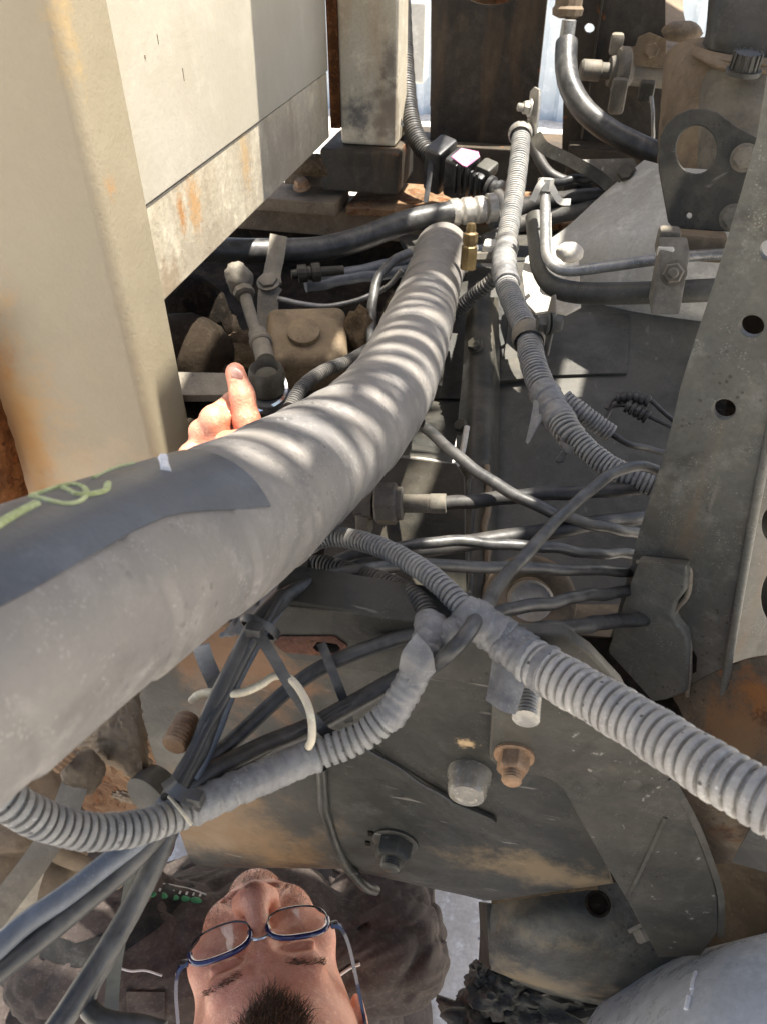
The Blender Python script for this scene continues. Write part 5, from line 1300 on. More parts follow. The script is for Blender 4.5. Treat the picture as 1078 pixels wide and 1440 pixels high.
# ================================================================== rusty end of the rail at lower left
re_ = thing('rusty_rail_end', 'rusty flaking rail end plate with a dark round hole', 'plate', Yp(190, 1190, 0.285))
YE = 0.285
plate('end_plate', [(60, 1060), (120, 985), (190, 955), (262, 915), (345, 885), (345, 960), (262, 1050), (240, 1205), (200, 1205), (120, 1190), (60, 1200)], Vector((0, YE, 0)), RN, 0.01, 'rust_plate', holes=[('e', 222, 1024, 21, 20), ('e', 160, 1152, 20, 11)], parent=re_)
plate('hole_back', [(190, 990), (250, 990), (250, 1060), (190, 1060)], Vector((0, YE + 0.03, 0)), RN, 0.004, 'black_rubber', parent=re_)
plate('hole_back', [(130, 1130), (190, 1130), (190, 1175), (130, 1175)], Vector((0, YE + 0.03, 0)), RN, 0.004, 'dark_dirt', parent=re_)
bmat_ = 'brown_cast'
blk = loft('crusted_block', [[(108, 1000, 0.40), (150, 975, 0.385), (186, 968, 0.385), (196, 975, 0.40)], [(108, 1030, 0.40), (155, 1020, 0.378), (198, 1040, 0.378), (206, 1040, 0.40)], [(110, 1050, 0.41), (150, 1062, 0.385), (205, 1095, 0.385), (214, 1090, 0.41)], [(112, 1054, 0.43), (150, 1072, 0.41), (200, 1103, 0.41), (214, 1100, 0.43)]], 'brown_cast', 0.01, rough=0.0007, sub=10, label='square block crusted with brown dirt beside the rail end', cat='block')
for i, (px, py, sx_, sz_, m_) in enumerate(((228, 962, 0.016, 0.006, 'grey_cast'), (258, 985, 0.008, 0.010, 'grey_cast'), (205, 985, 0.012, 0.008, 'rust_plate'), (285, 925, 0.016, 0.008, 'rust_plate'), (250, 945, 0.014, 0.006, 'rust_plate'), (268, 1004, 0.006, 0.010, 'grey_cast'), (180, 1120, 0.012, 0.006, 'brown_cast'))):
    lump('rust_blister', Yp(px, py, YE - 0.0005), (sx_, 0.0032, sz_), m_, re_, seed=40 + i, rough=0.5, sub=4, freq=5)
V, F = lathe(W(266, 1010, 0.385), Vector((0, -1, 0.1)), [(z, 0.0065 if i % 2 else 0.0056) for i, z in enumerate(np.arange(0, 0.018, 0.0011))], 16); mk('threaded_stud', V, F, 'rusty_nut', re_)
V, F = lathe(W(96, 1050, 0.36), W(66, 1080, 0.355) - W(96, 1050, 0.36), [(z, 0.0062 if i % 2 else 0.0054) for i, z in enumerate(np.arange(0, 0.012, 0.0011))], 16)
tsd = mk('threaded_rod_end', V, F, 'rusty_nut'); tag(tsd, 'short rusty threaded rod end poking from under the hose', 'rod')
lump('mud_clod', W(118, 1085, 0.375), (0.010, 0.010, 0.012), 'brown_cast', seed=60, rough=0.2, sub=4, label='pale mud clod caught above the tan strap', cat='mud')
V, F = lathe(Yp(160, 1150, YE), RN, [(-0.002, 0.012), (0.004, 0.011), (0.006, 0.006), (0.0065, 0.001)], 24)
plug = thing('pipe_stub', 'dark ribbed pipe stub behind the zip tie', 'pipe', W(215, 1110, 0.38))
V, F = lathe(W(230, 1100, 0.385), W(205, 1125, 0.375) - W(235, 1095, 0.387), [(0, 0.011), (0.008, 0.0125), (0.012, 0.0125), (0.0125, 0.009)], 24); mk('body', V, F, 'gearbox_steel', plug)
st1 = strap('tan_strap', [(112, 1085, 0.372), (88, 1150, 0.365), (55, 1205, 0.36), (10, 1265, 0.352), (-40, 1330, 0.345)], 0.0125, 0.004, 'tan_strap', 'flat tan dusty bar slanting down beside the mechanic', 'bar')
st2 = loft('tan_sheet', [[(92, 1160, 0.40), (60, 1190, 0.395)], [(60, 1235, 0.405), (20, 1260, 0.40)], [(45, 1300, 0.41), (-10, 1330, 0.41)], [(20, 1360, 0.42), (-40, 1360, 0.42)]], 'tan_strap', 0.003, label='dull tan sheet edge behind the slanting bar', cat='sheet')
for i, (px, py, d) in enumerate(((20, 1190, 0.46), (-10, 1120, 0.45))):
    lump('axle_lump', W(px, py, d), (0.045, 0.04, 0.04), 'brown_cast', seed=70 + i, rough=0.25, sub=4, label=['brown dirty casting low beside the tan bar', 'brown dirty casting under the wrapped hose'][i], cat='casting')
cable('dark_rod', [(70, 1195, 0.43), (110, 1214, 0.44), (140, 1227, 0.45), (168, 1240, 0.46)], 0.0048, 'brown_cast', 'dark brown rod crossing behind the tan bar', 'rod')

# small plugs on thin wires behind the hanging conduit
pg = thing('wire_plugs', 'two small black plugs on thin wires beside the drilled upright', 'plug', W(890, 600, 0.80))
for (pts) in ([(852, 575, 0.80), (862, 562, 0.80), (880, 558, 0.79), (905, 560, 0.785), (925, 572, 0.78), (950, 595, 0.78)], [(850, 590, 0.80), (860, 572, 0.80), (880, 570, 0.79), (905, 582, 0.785), (930, 595, 0.78), (955, 605, 0.78)]):
    cable('wire', pts, 0.0022, 'black_rubber', parent=pg)
corr('plug_body', [(866, 560, 0.795), (890, 558, 0.788), (915, 566, 0.783)], 0.0062, 'black_rubber', parent=pg, pitch=0.006)
corr('plug_body', [(880, 570, 0.788), (898, 580, 0.785), (912, 588, 0.783)], 0.0072, 'black_rubber', parent=pg, pitch=0.005)

cable('thin_black_wire', [(395, 842, 0.392), (372, 880, 0.378), (345, 930, 0.376), (305, 1000, 0.372), (272, 1065, 0.360), (250, 1108, 0.348)], 0.0022, 'black_rubber', 'thin black wire lying along the steep black cable', 'wire')
cable('thin_black_wire', [(640, 905, 0.372), (600, 935, 0.386), (545, 965, 0.394), (480, 1000, 0.392), (420, 1035, 0.388), (350, 1070, 0.382), (270, 1108, 0.36)], 0.0020, 'black_rubber', 'thin black wire lying beside the thicker grey cable', 'wire')

# ================================================================== the mechanic
import openvdb as vdb
from mathutils.bvhtree import BVHTree

class Field:
    """signed distance field on a grid: prims are merged smoothly, then polygonised"""
    def __init__(s, lo, hi, h):
        s.lo, s.h = np.array(lo, float), h
        s.n = np.ceil((np.array(hi) - s.lo) / h).astype(int)
        s.a = np.full(s.n, 0.05, dtype=np.float32)
    def block(s, lo, hi):
        i0 = np.clip(np.floor((np.array(lo) - s.lo) / s.h).astype(int), 0, s.n)
        i1 = np.clip(np.ceil((np.array(hi) - s.lo) / s.h).astype(int) + 1, 0, s.n)
        if (i1 <= i0).any(): return None, None
        g = np.meshgrid(*[s.lo[k] + np.arange(i0[k], i1[k]) * s.h for k in range(3)], indexing='ij')
        return tuple(slice(a, b) for a, b in zip(i0, i1)), np.stack(g, -1).astype(np.float32)
    def merge(s, sl, d, k, sub=False):
        A = s.a[sl]
        if sub:
            d = -d
            h = np.clip(0.5 - 0.5 * (d - A) / k, 0, 1); s.a[sl] = A + (d - A) * (1 - h) + k * h * (1 - h) if False else np.maximum(A, d) + np.maximum(k - np.abs(A - d), 0) ** 2 / (4 * k)
        else:
            s.a[sl] = np.minimum(A, d) - np.maximum(k - np.abs(A - d), 0) ** 2 / (4 * k)
    def capsule(s, p, q, r0, r1, k=0.012, sub=False, disp=None):
        p, q = np.array(p, float), np.array(q, float)
        m = max(r0, r1) + k + 0.012
        sl, P = s.block(np.minimum(p, q) - m, np.maximum(p, q) + m)
        if sl is None: return
        ab = q - p
        t = np.clip(((P - p) @ ab) / max(ab @ ab, 1e-9), 0, 1)
        d = np.linalg.norm(P - p - t[..., None] * ab, axis=-1) - (r0 + (r1 - r0) * t)
        if disp: d = d + disp(P)
        s.merge(sl, d.astype(np.float32), k, sub)
    def ell(s, c, r, ax, k=0.012, sub=False, disp=None):
        c, r = np.array(c, float), np.array(r, float)
        M = np.array([list(a) for a in ax])
        m = max(r) + k + 0.012
        sl, P = s.block(c - m, c + m)
        if sl is None: return
        L = (P - c) @ M.T
        k0 = np.linalg.norm(L / r, axis=-1); k1 = np.linalg.norm(L / (r * r), axis=-1)
        d = k0 * (k0 - 1) / np.maximum(k1, 1e-6)
        if disp: d = d + disp(P)
        s.merge(sl, d.astype(np.float32), k, sub)
    def mesh(s, name, m, parent, smooth=0):
        g = vdb.FloatGrid(0.05)
        g.copyFromArray(np.clip(s.a, -0.05, 0.05))
        pts, _tri, quads = g.convertToPolygons(isovalue=0.0)
        pts = pts * s.h + s.lo
        o = mk(name, pts, quads[:, ::-1], m, parent, angle=180)
        return o

tv = -ray(385, 1320).normalized()
dnv = (-UP - tv * (-UP).dot(tv)).normalized()
rtv = tv.cross(dnv)
if rtv.dot(RT) < 0: rtv = -rtv
_a, _k = math.radians(9.3), math.radians(37)
hS = rtv * math.cos(_a) - dnv * math.sin(_a)
_d2 = dnv * math.cos(_a) + rtv * math.sin(_a)
hU = tv * math.cos(_k) + _d2 * math.sin(_k)
hF = tv * math.sin(_k) - _d2 * math.cos(_k)
hO = W(366, 1319, 0.675) - hF * 0.105
HA = (hS, hF, hU)
def hd(s_, f_, u_): return hO + hS * s_ + hF * f_ + hU * u_

man = thing('person', 'person in dark work shirt and blue-rimmed glasses looking up from under the chassis', 'person', (-0.16, 0.36, 0.0))
nb = hd(0, -0.03, -0.13)                         # neck base
sh_dir = Vector((0.89, 0.456, 0)).normalized()
fw_dir = Vector((-0.456, 0.89, 0)).normalized()
shR = nb + sh_dir * 0.140 + Vector((0, 0, -0.05))
shL = nb - sh_dir * 0.185 + fw_dir * 0.06 + Vector((0, 0, 0.03))
wrist = W(300, 700, 0.635)
elb = (shL + wrist) * 0.5 + Vector((-0.045, 0.03, -0.02))
elR = shR + fw_dir * 0.24 + sh_dir * 0.02 + Vector((0, 0, -0.03))
wrR = elR + fw_dir * 0.12 + Vector((0.0, 0, 0.22))

B = Field((-0.46, 0.04, 0.30), (0.16, 0.80, 1.22), 0.0026)
# head
B.ell(hd(0, -0.008, 0.036), (0.0745, 0.096, 0.086), HA, 0.02)
B.ell(hd(0, 0.026, -0.028), (0.064, 0.070, 0.086), HA, 0.03)
B.ell(hd(0, 0.045, -0.074), (0.051, 0.052, 0.042), HA, 0.025)
B.ell(hd(0, 0.082, -0.106), (0.023, 0.018, 0.019), HA, 0.02)
B.capsule(hd(-0.038, 0.079, 0.018), hd(0.038, 0.079, 0.018), 0.0125, 0.0125, 0.014)
for s_ in (-1, 1):
    B.ell(hd(s_ * 0.046, 0.068, -0.032), (0.022, 0.020, 0.020), HA, 0.02)
    B.ell(hd(s_ * 0.032, 0.103, -0.003), (0.019, 0.016, 0.013), HA, 0.010, sub=True)
    B.ell(hd(s_ * 0.032, 0.0815, -0.003), (0.0135, 0.0120, 0.0115), HA, 0.003)
    B.capsule(hd(s_ * 0.020, 0.0925, 0.004), hd(s_ * 0.044, 0.089, 0.003), 0.0032, 0.0032, 0.004)
    B.ell(hd(s_ * 0.0135, 0.1085, -0.046), (0.0088, 0.0115, 0.0085), HA, 0.007)
    B.ell(hd(s_ * 0.079, -0.012, -0.004), (0.008, 0.021, 0.031), HA, 0.008)
    B.ell(hd(s_ * 0.086, -0.010, -0.002), (0.005, 0.012, 0.018), HA, 0.004, sub=True)
    B.ell(hd(s_ * 0.031, 0.080, -0.066), (0.018, 0.016, 0.022), HA, 0.018)
B.capsule(hd(0, 0.094, 0.006), hd(0, 0.116, -0.036), 0.0082, 0.0115, 0.010)
B.ell(hd(0, 0.119, -0.041), (0.0140, 0.0130, 0.0120), HA, 0.008)
for s_ in (-1, 1): B.ell(hd(s_ * 0.007, 0.115, -0.055), (0.0042, 0.006, 0.004), HA, 0.003, sub=True)
B.capsule(hd(-0.021, 0.090, -0.070), hd(0.021, 0.090, -0.070), 0.0070, 0.0070, 0.008)
B.capsule(hd(-0.018, 0.090, -0.0835), hd(0.018, 0.090, -0.0835), 0.0076, 0.0076, 0.008)
B.capsule(hd(-0.022, 0.100, -0.0765), hd(0.022, 0.100, -0.0765), 0.0036, 0.0036, 0.003, sub=True)
for s_ in (-1, 1):   # folds from nose to mouth corner, crow's feet, brow creases
    B.capsule(hd(s_ * 0.020, 0.104, -0.050), hd(s_ * 0.031, 0.094, -0.080), 0.0022, 0.0022, 0.004, sub=True)
    B.capsule(hd(s_ * 0.007, 0.0965, 0.020), hd(s_ * 0.009, 0.0935, 0.034), 0.0014, 0.001, 0.003, sub=True)
for u_ in (0.046, 0.058):
    B.capsule(hd(-0.032, 0.0845 - (u_ - 0.046) * 0.5, u_), hd(0, 0.0965 - (u_ - 0.046) * 0.55, u_ + 0.002), 0.0012, 0.0012, 0.004, sub=True)
    B.capsule(hd(0.032, 0.0845 - (u_ - 0.046) * 0.5, u_), hd(0, 0.0965 - (u_ - 0.046) * 0.55, u_ + 0.002), 0.0012, 0.0012, 0.004, sub=True)
# neck, trunk inside the shirt, arms
B.capsule(hd(0, -0.02, -0.05), nb, 0.055, 0.060, 0.03)
B.capsule(nb, nb + Vector((0, 0.01, -0.10)) - sh_dir * 0.04, 0.058, 0.07, 0.03)
B.capsule(shL, shR, 0.034, 0.030, 0.03)
B.ell(nb + fw_dir * 0.06 - sh_dir * 0.07 + Vector((0, 0, -0.18)), (0.13, 0.10, 0.13), (sh_dir, fw_dir, Vector((0, 0, 1))), 0.05)
B.capsule(shL, elb, 0.044, 0.040, 0.02)
B.capsule(elb, wrist, 0.041, 0.027, 0.015)
B.capsule(shR, elR, 0.030, 0.036, 0.02)
B.capsule(elR, wrR, 0.041, 0.027, 0.015)
# left hand: palm behind the hose, index finger pointing up, others curled
pw = (W(335, 640, 0.615) - wrist)
palm = W(322, 648, 0.615)
B.capsule(wrist, palm, 0.027, 0.026, 0.012)
B.capsule(W(300, 650, 0.61), W(348, 636, 0.61), 0.018, 0.017, 0.012)
idx = [W(352, 625, 0.598), W(348, 592, 0.592), W(341, 556, 0.590), W(331, 524, 0.592)]
for (p, q, r0, r1) in zip(idx, idx[1:], (0.0108, 0.0102, 0.0095), (0.0100, 0.0093, 0.0078)): B.capsule(p, q, r0, r1, 0.004)
def curl(px, py, d, r):
    a, b = W(px + 6, py + 40, d), W(px, py, d - 0.012)
    c = b + Vector((0.004, 0.030, -0.004)); e = c + Vector((0.002, 0.004, -0.024))
    B.capsule(a, b, r * 1.02, r, 0.004); B.capsule(b, c, r, r * 0.92, 0.004); B.capsule(c, e, r * 0.9, r * 0.8, 0.004)
curl(301, 590, 0.602, 0.0105)
curl(283, 607, 0.608, 0.0090)
curl(268, 640, 0.606, 0.0088)
th = [W(350, 650, 0.60), W(362, 640, 0.585), W(340, 625, 0.575), W(318, 622, 0.575)]
for (p, q, r0, r1) in zip(th, th[1:], (0.013, 0.012, 0.011), (0.012, 0.011, 0.009)): B.capsule(p, q, r0, r1, 0.004)
# right hand: palm and five fingers closing on nothing in view, under the crossmember
hw = (wrR - elR).normalized()
B.capsule(wrR, wrR + hw * 0.07, 0.026, 0.030, 0.012)
for i in range(4):
    b0_ = wrR + hw * 0.085 + sh_dir * (0.024 - 0.016 * i)
    b1_ = b0_ + hw * (0.035 - 0.003 * abs(i - 1)) + fw_dir * 0.012
    B.capsule(b0_ - hw * 0.02, b1_, 0.0098, 0.009, 0.004); B.capsule(b1_, b1_ + fw_dir * 0.026 + hw * 0.004, 0.009, 0.0078, 0.004)
B.capsule(wrR + hw * 0.03 + sh_dir * 0.02, wrR + hw * 0.07 + sh_dir * 0.055, 0.013, 0.010, 0.006)
mat('skin', (0.62, 0.235, 0.14), (0.74, 0.335, 0.215), 26, (0.28, 0.46), bump=0.65, bscale=620, spots=((0.24, 0.09, 0.06), 170, 0.10), sss=0.3, spec=0.5,
    stains=[(tuple(hd(0, 0.095, -0.076)), 0.020, (0.36, 0.09, 0.07), 0.85, (0.8, 0.8, 1.0)), (tuple(hd(0, 0.122, -0.042)), 0.020, (0.50, 0.16, 0.11), 0.7, (1, 1, 1)),
            (tuple(hd(0, 0.07, -0.10)), 0.05, (0.36, 0.20, 0.14), 0.45, (1, 1, 1)), (tuple(hd(0.01, 0.08, 0.05)), 0.045, (0.52, 0.20, 0.13), 0.6, (1, 1, 1)),
            (tuple(W(329, 520, 0.585)), 0.007, (0.62, 0.36, 0.29), 0.8, (1, 1, 1))])
body = B.mesh('body', 'skin', man)
del B
# fingernail on the pointing finger
lump('fingernail', W(334, 528, 0.5828), (0.0046, 0.0016, 0.0062), 'pale_nail' if 'pale_nail' in MATS else 'skin', body, sub=2, rough=0.0)

# shirt with folds
def folds(P):
    x, y, z = P[..., 0], P[..., 1], P[..., 2]
    w = 0.012 * np.sin(x * 31 + 4 * np.sin(z * 23 + y * 9)) + 0.01 * np.sin(z * 37 + 3 * np.sin(x * 21))
    rg = lambda ph: 1 - np.abs(np.sin(ph))
    p1 = (x * 0.8 - y * 0.5 + z * 0.55 + w) * 62
    p2 = (x * 0.35 + y * 0.9 - z * 0.4 + w * 1.6) * 44 + 1.0
    return 0.0052 * rg(p1) ** 2 + 0.0060 * rg(p2) ** 2 + 0.0012 * np.sin((y - x + w * 2) * 190) - 0.003
Sf = Field((-0.52, -0.02, 0.12), (0.24, 0.70, 0.92), 0.0034)
TA = (sh_dir, fw_dir, Vector((0, 0, 1)))
Sf.ell(nb + fw_dir * 0.06 - sh_dir * 0.07 + Vector((0, 0, -0.18)), (0.175, 0.150, 0.19), TA, 0.05, disp=folds)
Sf.capsule(nb + Vector((0, 0, -0.25)) + fw_dir * 0.03, nb + Vector((0, 0, -0.36)) + fw_dir * 0.06, 0.155, 0.16, 0.06, disp=folds)
Sf.capsule(shL, shR, 0.066, 0.052, 0.05, disp=folds)
Sf.capsule(shL, shL + (elb - shL) * 0.86, 0.072, 0.058, 0.03, disp=folds)
Sf.capsule(shR, elR, 0.060, 0.058, 0.02, disp=folds)
Sf.capsule(elR, elR + (wrR - elR) * 0.3, 0.064, 0.052, 0.02, disp=folds)
Sf.ell(nb + fw_dir * 0.045 + Vector((0, 0, 0.004)), (0.082, 0.075, 0.032), TA, 0.02)
nfw = (hd(0, 0, -0.05) - nb).normalized()
Sf.capsule(nb - nfw * 0.03, nb + nfw * 0.2, 0.067, 0.067, 0.010, sub=True)
shirt = Sf.mesh('shirt', 'cloth', man)
del Sf
# trousers and boots: he squats under the truck
Tf = Field((-0.75, -0.10, -0.01), (0.36, 0.92, 0.66), 0.008)
hipL, hipR = nb + Vector((0, 0, -0.40)) - sh_dir * 0.10 + fw_dir * 0.05, nb + Vector((0, 0, -0.40)) + sh_dir * 0.10 + fw_dir * 0.05
Tf.capsule(hipL, hipR, 0.11, 0.11, 0.05)
for hip, sg in ((hipL, -1), (hipR, 1)):
    kn = Vector((hip.x, hip.y, 0.20)) + fw_dir * 0.36 + sh_dir * sg * 0.10
    if sg < 0: kn = W(-20, 1400, 1.0)
    an = Vector((kn.x, kn.y, 0.09)) - fw_dir * (0.22 if sg > 0 else -0.05)
    Tf.capsule(hip, kn, 0.095, 0.075, 0.03, disp=folds); Tf.capsule(kn, an, 0.072, 0.055, 0.02, disp=folds)
Tf.mesh('trousers', 'cloth', man)
del Tf
for hip, sg in ((hipL, -1), (hipR, 1)):
    kn = Vector((hip.x, hip.y, 0.20)) + fw_dir * 0.36 + sh_dir * sg * 0.10
    if sg < 0: kn = W(-20, 1400, 1.0)
    an = Vector((kn.x, kn.y, 0.0)) - fw_dir * (0.22 if sg > 0 else -0.05)
    g = Geo(); box('', an + fw_dir * 0.05 + Vector((0, 0, 0.035)), (0.10, 0.26, 0.07), 'x', ax=TA, bev=0.028, segs=4, geo=g); box('', an + Vector((0, 0, 0.09)), (0.095, 0.12, 0.11), 'x', ax=TA, bev=0.03, segs=4, geo=g)
    g.build('boot', 'black_rubber', man)

def surf(o):
    bm = bmesh.new(); bm.from_mesh(o.data)
    off = world_loc(o)
    bm.transform(Matrix.Translation(off))
    t = BVHTree.FromBMesh(bm); bm.free()
    return t
shT, bdT = surf(shirt), surf(body)
def drop(px, py, tree=shT, lift=0.001):
    h = tree.ray_cast(CAM, ray(px, py).normalized())
    if h[0] is None: return None
    return h[0] - ray(px, py).normalized() * lift
def patch(name, rows, m, thick=0.0015, tree=shT, lift=0.0012, sub=3):
    R = []
    for r in rows:
        R.append([drop(a, b, tree, lift) for (a, b) in r])
    R = [r for r in R if all(p is not None for p in r)]
    if len(R) < 2: print('patch lost', name); return None
    return loft(name, R, m, thick, man, sub=sub, world=True)
def line(name, pts, r, m, tree=shT, lift=0.001):
    P = [drop(a, b, tree, lift) for (a, b) in pts]
    P = [tuple(p) for p in P if p is not None]
    if len(P) < 2: print('line lost', name); return
    return cable(name, P, r, m, parent=man, world=True, nseg=6, wig=0.0003, step=0.003)
def fill(x0, y0, x1, y1, nx=7, ny=5): return [[(x0 + (x1 - x0) * i / (nx - 1), y0 + (y1 - y0) * j / (ny - 1)) for i in range(nx)] for j in range(ny)]
def along(pts, w, n=14):
    """rows of pixels for a band of width w along a pixel line"""
    C = np.array([np.array(p, float) for p in pts])
    t = np.linspace(0, len(C) - 1, n)
    X = np.stack([np.interp(t, np.arange(len(C)), C[:, k]) for k in range(2)], 1)
    T = np.gradient(X, axis=0); T /= np.linalg.norm(T, axis=1)[:, None]
    Nn = np.stack([-T[:, 1], T[:, 0]], 1)
    return [[tuple(X[i] + Nn[i] * w * s_) for s_ in (-0.5, -0.25, 0, 0.25, 0.5)] for i in range(n)]
patch('vest_strap', along([(60, 1330), (110, 1345), (165, 1325), (215, 1290), (262, 1235)], 34), 'cloth_dark')
patch('vest_panel', fill(178, 1400, 225, 1460), 'cloth_dark')
patch('pocket', fill(178, 1395, 232, 1460), 'cloth', lift=0.004)
line('pocket_piping', [(170, 1362), (185, 1366), (205, 1365), (228, 1372)], 0.0012, 'white_thread', lift=0.004)
line('reflective_piping', [(470, 1378), (482, 1368), (494, 1360), (506, 1356)], 0.0018, 'white_thread', lift=0.002)
line('stitching', [(205, 1246), (230, 1243), (262, 1248), (290, 1258)], 0.0008, 'white_thread', lift=0.002)
for i in range(5):
    px_, py_ = 212 + i * 16, 1257 + i * 2.2
    p = drop(px_, py_, shT, 0.0015)
    if p is not None: lump('embroidered_leaf', p, (0.0065, 0.0032, 0.0016), 'green_thread', man, sub=2, rough=0.15, seed=i)
for i in range(9):
    px_, py_ = 206 + i * 9.5, 1249 + i * 1.2
    p = drop(px_, py_, shT, 0.0015)
    if p is not None: box('embroidered_letter', p, (0.0022, 0.0034, 0.0012), 'white_thread', man, bev=0.0003)

# hair: short tapering strands rooted on the scalp
HVv, HFf = [], []
hr = random.Random(5)
def strand(p, d, L, w):
    k = len(HVv)
    d = d.normalized()
    s1 = d.cross(Vector((hr.uniform(-1, 1), hr.uniform(-1, 1), hr.uniform(-1, 1)))).normalized(); s2 = d.cross(s1)
    mid = p + d * L * 0.55 + s1 * L * hr.uniform(-0.1, 0.1)
    tip = p + d * L + s1 * L * hr.uniform(-0.3, 0.3) + s2 * L * hr.uniform(-0.3, 0.3)
    for (c, ww) in ((p - d * 0.002, w), (mid, w * 0.75)):
        for a in (0, 2.1, 4.2): HVv.append(c + s1 * math.cos(a) * ww + s2 * math.sin(a) * ww)
    HVv.append(tip)
    for i in range(3):
        j = (i + 1) % 3
        HFf.append((k + i, k + j, k + 3 + j, k + 3 + i)); HFf.append((k + 3 + i, k + 3 + j, k + 6))
cnt = 0
while cnt < 24000:
    a, b = hr.uniform(0, 2 * math.pi), hr.uniform(-0.2, 1)
    n = Vector((math.cos(a) * math.sqrt(max(0, 1 - b * b)), math.sin(a) * math.sqrt(max(0, 1 - b * b)), b))
    lp = Vector((n.x * 0.0745, n.y * 0.096, n.z * 0.086))
    f_, u_ = lp.y - 0.008, lp.z + 0.036
    edge = 0.078 + 0.018 * abs(n.x) * 0 + hr.uniform(-0.004, 0.004)
    if f_ > 0.0 and u_ < 0.056 + 0.02 * (1 - abs(lp.x) / 0.03 if abs(lp.x) < 0.03 else 0) * -1 + 0.30 * max(0, f_ - 0.055) + (0.022 if abs(lp.x) > 0.028 else 0.0) + hr.uniform(-0.004, 0.004): continue
    if f_ <= 0.0 and u_ < -0.03: continue
    nw = (hS * n.x + hF * n.y + hU * n.z)
    p = hO + hS * lp.x + hF * f_ + hU * u_
    d = nw * 0.8 + hF * 0.55 + hS * (0.35 + hr.uniform(-0.5, 0.5)) + hU * 0.2
    strand(p, d, hr.uniform(0.010, 0.022) if f_ > 0.03 else hr.uniform(0.008, 0.014), 0.00030)
    cnt += 1
for s_ in (-1, 1):
    for i in range(160):
        t = hr.random()
        p = hd(s_ * (0.014 + 0.034 * t), 0.0915 - 0.010 * t * t + hr.uniform(-0.001, 0.001), 0.020 + 0.004 * math.sin(t * 3) + hr.uniform(-0.003, 0.003))
        strand(p, hS * s_ + hF * 0.5 + hU * 0.3, 0.008, 0.0003)
# stubble on chin, jaw and lip
for i in range(3200):
    s_, u_ = hr.uniform(-0.056, 0.056), hr.uniform(-0.122, -0.048)
    if abs(s_) < 0.022 and -0.092 < u_ < -0.064: continue
    if abs(s_) < 0.026 and u_ > -0.060: continue
    if u_ > -0.07 and abs(s_) < 0.034 and hr.random() < 0.6: continue
    h = bdT.ray_cast(hd(s_, 0.18, u_), -hF)
    if h[0] is None: continue
    strand(h[0], h[1] + hU * -0.6 + hS * hr.uniform(-0.3, 0.3), hr.uniform(0.0012, 0.0024), 0.00013)
hair = mk('hair', HVv, HFf, 'hair', man, angle=180)
hair['kind'] = 'stuff'
print('hair', len(HFf))

# glasses
gls = thing('glasses', 'blue-rimmed glasses worn by the person looking up', 'glasses', hd(0, 0.11, 0.0))
def gpt(s_, u_): return hd(s_, 0.1095 - 1.9 * s_ * s_, u_)
for sg in (-1, 1):
    cxs = sg * 0.034
    out = []
    for i in range(40):
        a = 2 * math.pi * i / 40
        ca_, sa_ = math.cos(a), math.sin(a)
        e = 2.6
        out.append((cxs + 0.0265 * math.copysign(abs(ca_) ** (2 / e), ca_), -0.006 + 0.0205 * math.copysign(abs(sa_) ** (2 / e), sa_)))
    up_ = [p for p in out]
    top = sorted([p for p in out if p[1] > -0.008], key=lambda p: p[0])
    bot = sorted([p for p in out if p[1] <= -0.005], key=lambda p: p[0])
    cable('upper_rim', [tuple(gpt(*p)) for p in top], 0.0025, 'blue_frame', parent=gls, world=True, nseg=10, wig=0, step=0.0015)
    cable('lower_rim', [tuple(gpt(*p)) for p in bot], 0.0010, 'black_frame', parent=gls, world=True, nseg=8, wig=0, step=0.0015)
    V = [gpt(cxs, -0.006) - hF * 0.0015 + hF * 0.0012] + [gpt(*p) for p in out]
    V2 = [v - hF * 0.0016 for v in V]
    n = len(V)
    F = [(0, 1 + i, 1 + (i + 1) % 40) for i in range(40)] + [(n, n + 1 + (i + 1) % 40, n + 1 + i) for i in range(40)] + [(1 + i, n + 1 + i, n + 1 + (i + 1) % 40, 1 + (i + 1) % 40) for i in range(40)]
    mk('lens', V + V2, F, 'lens', gls, angle=60)
    tp = [tuple(gpt(sg * 0.062, 0.003)), tuple(hd(sg * 0.0705, 0.098, 0.004)), tuple(hd(sg * 0.0755, 0.080, 0.005)), tuple(hd(sg * 0.0785, 0.040, 0.007)), tuple(hd(sg * 0.0805, 0.0, 0.012)), tuple(hd(sg * 0.082, -0.025, 0.0))]
    strap('temple', tp, 0.0058, 0.0030, 'blue_frame', parent=gls, world=True, face=hS)
    box('hinge', hd(sg * 0.0655, 0.1015, 0.003), (0.007, 0.005, 0.006), 'black_frame', gls, ax=HA, bev=0.0012)
cable('bridge', [tuple(gpt(-0.0085, 0.002)), tuple(gpt(-0.004, 0.006)), tuple(gpt(0.004, 0.006)), tuple(gpt(0.0085, 0.002))], 0.0016, 'bright_metal', parent=gls, world=True, nseg=8, wig=0, step=0.001)

# ================================================================== unseen slabs added overhead: they shade the chassis, gaps let sun patches through
zc = H + 0.55
blocker = thing('sun_blocker', 'unseen dark panels added overhead to shade the chassis', 'blocker', (0.8, 0.6, zc))
dk = [0]
def blocker_deck(x0, x1, y0, y1):
    dk[0] += 1
    z = zc + 0.016 * (dk[0] % 4)
    slab('blocker_panel', x0, x1, y0, y1, z, z + 0.012, 'far_steel', blocker, 0.003)
blocker_deck(-0.03, 0.135, 0.06, 0.305)
blocker_deck(0.125, 0.85, 0.0, 0.37)
blocker_deck(0.16, 0.95, -1.3, 0.01)
blocker_deck(-0.9, 0.17, -1.3, -0.45)
blocker_deck(0.205, 0.33, 0.60, 0.89); blocker_deck(0.285, 0.33, 0.35, 1.6)
blocker_deck(0.32, 0.365, 0.35, 0.895); blocker_deck(0.32, 0.365, 0.955, 1.6)
blocker_deck(0.355, 0.85, 0.35, 1.6)
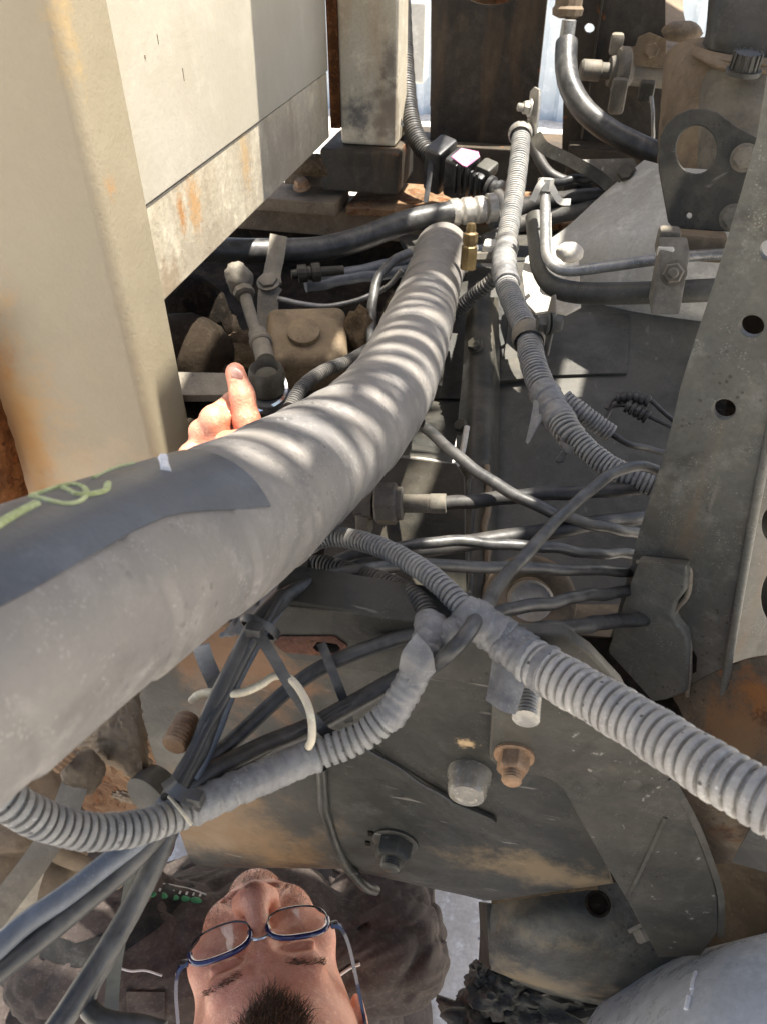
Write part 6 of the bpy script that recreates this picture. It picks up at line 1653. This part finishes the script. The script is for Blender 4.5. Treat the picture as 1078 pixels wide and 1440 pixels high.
blocker_deck(0.155, 0.21, 0.36, 0.57); blocker_deck(0.205, 0.29, 0.36, 0.485)
blocker_deck(-0.45, 0.06, 1.03, 1.36)
blocker_deck(0.055, 0.15, 0.945, 1.12)
blocker_deck(-0.085, 0.055, 0.66, 1.035)
# unseen leafy spray, added overhead to break up the sun on the hose
zs = H + 1.35
ox, oy = 0.8 * SV.x / SV.z, 0.8 * SV.y / SV.z
dapple_rig = thing('dapple_blocker', 'unseen leafy spray added overhead to dapple the hose with shade', 'dapple_screen', (0.12 + ox, 0.65 + oy, zs))
rs = random.Random(12)
cable('dapple_stem', [(0.10 + ox, 1.3 + oy, zs + 0.10), (0.13 + ox, 1.0 + oy, zs + 0.06), (0.11 + ox, 0.7 + oy, zs + 0.05), (0.13 + ox, 0.45 + oy, zs + 0.04)], 0.008, 'dirt', parent=dapple_rig, world=True)
LV, LF = [], []
yy = 0.30
while yy < 1.0:
    for side in ((-1, 1, 0.4) if yy < 0.5 else (-1, 1, -1.5, 0.4)):
        c0 = Vector((0.112 + side * rs.uniform(0.012, 0.055) + ox, yy + rs.uniform(-0.02, 0.02) + oy, zs + rs.uniform(-0.03, 0.03)))
        a = rs.uniform(-0.35, 0.35) + (0.3 if side > 0 else math.pi - 0.3)
        L_, w_ = rs.uniform(0.07, 0.13), rs.uniform(0.006, 0.013)
        d = Vector((math.cos(a), math.sin(a), rs.uniform(-0.2, 0.2))); s_ = Vector((-math.sin(a), math.cos(a), rs.uniform(-0.3, 0.3)))
        k = len(LV)
        for (t, w) in ((-0.5, 0.0), (-0.25, 0.8), (0.05, 1.0), (0.3, 0.65), (0.5, 0.0)):
            LV += [c0 + d * L_ * t + s_ * w_ * w + Vector((0, 0, 0.002)), c0 + d * L_ * t - s_ * w_ * w - Vector((0, 0, 0.002))]
        for i in range(4): LF.append((k + 2 * i, k + 2 * i + 1, k + 2 * i + 3, k + 2 * i + 2))
    yy += rs.uniform(0.024, 0.044)
mat('dapple_leaf', (0.05, 0.09, 0.03), (0.08, 0.12, 0.04), 30, (0.5, 0.7), bump=0)
lf = mk('dapple_leaves', LV, LF, 'dapple_leaf', dapple_rig, angle=30)
lf['kind'] = 'stuff'

# pale paint drips on the tank
tsh = [o for o in tank.children if o.name.startswith('shell')][0]
tT = surf(tsh)
for (pts, w) in (([(978, 1368), (974, 1380), (972, 1392)], 0.0016), ([(968, 1402), (966, 1412), (964, 1420)], 0.0018), ([(973, 1394), (971, 1400)], 0.0007)):
    P = [drop(a, b, tT, 0.0) for (a, b) in pts]
    P = [tuple(p) for p in P if p is not None]
    if len(P) > 1: cable('paint_drip', P, w, 'white_paint_mark', parent=tank, world=True, nseg=8, wig=0, step=0.001)
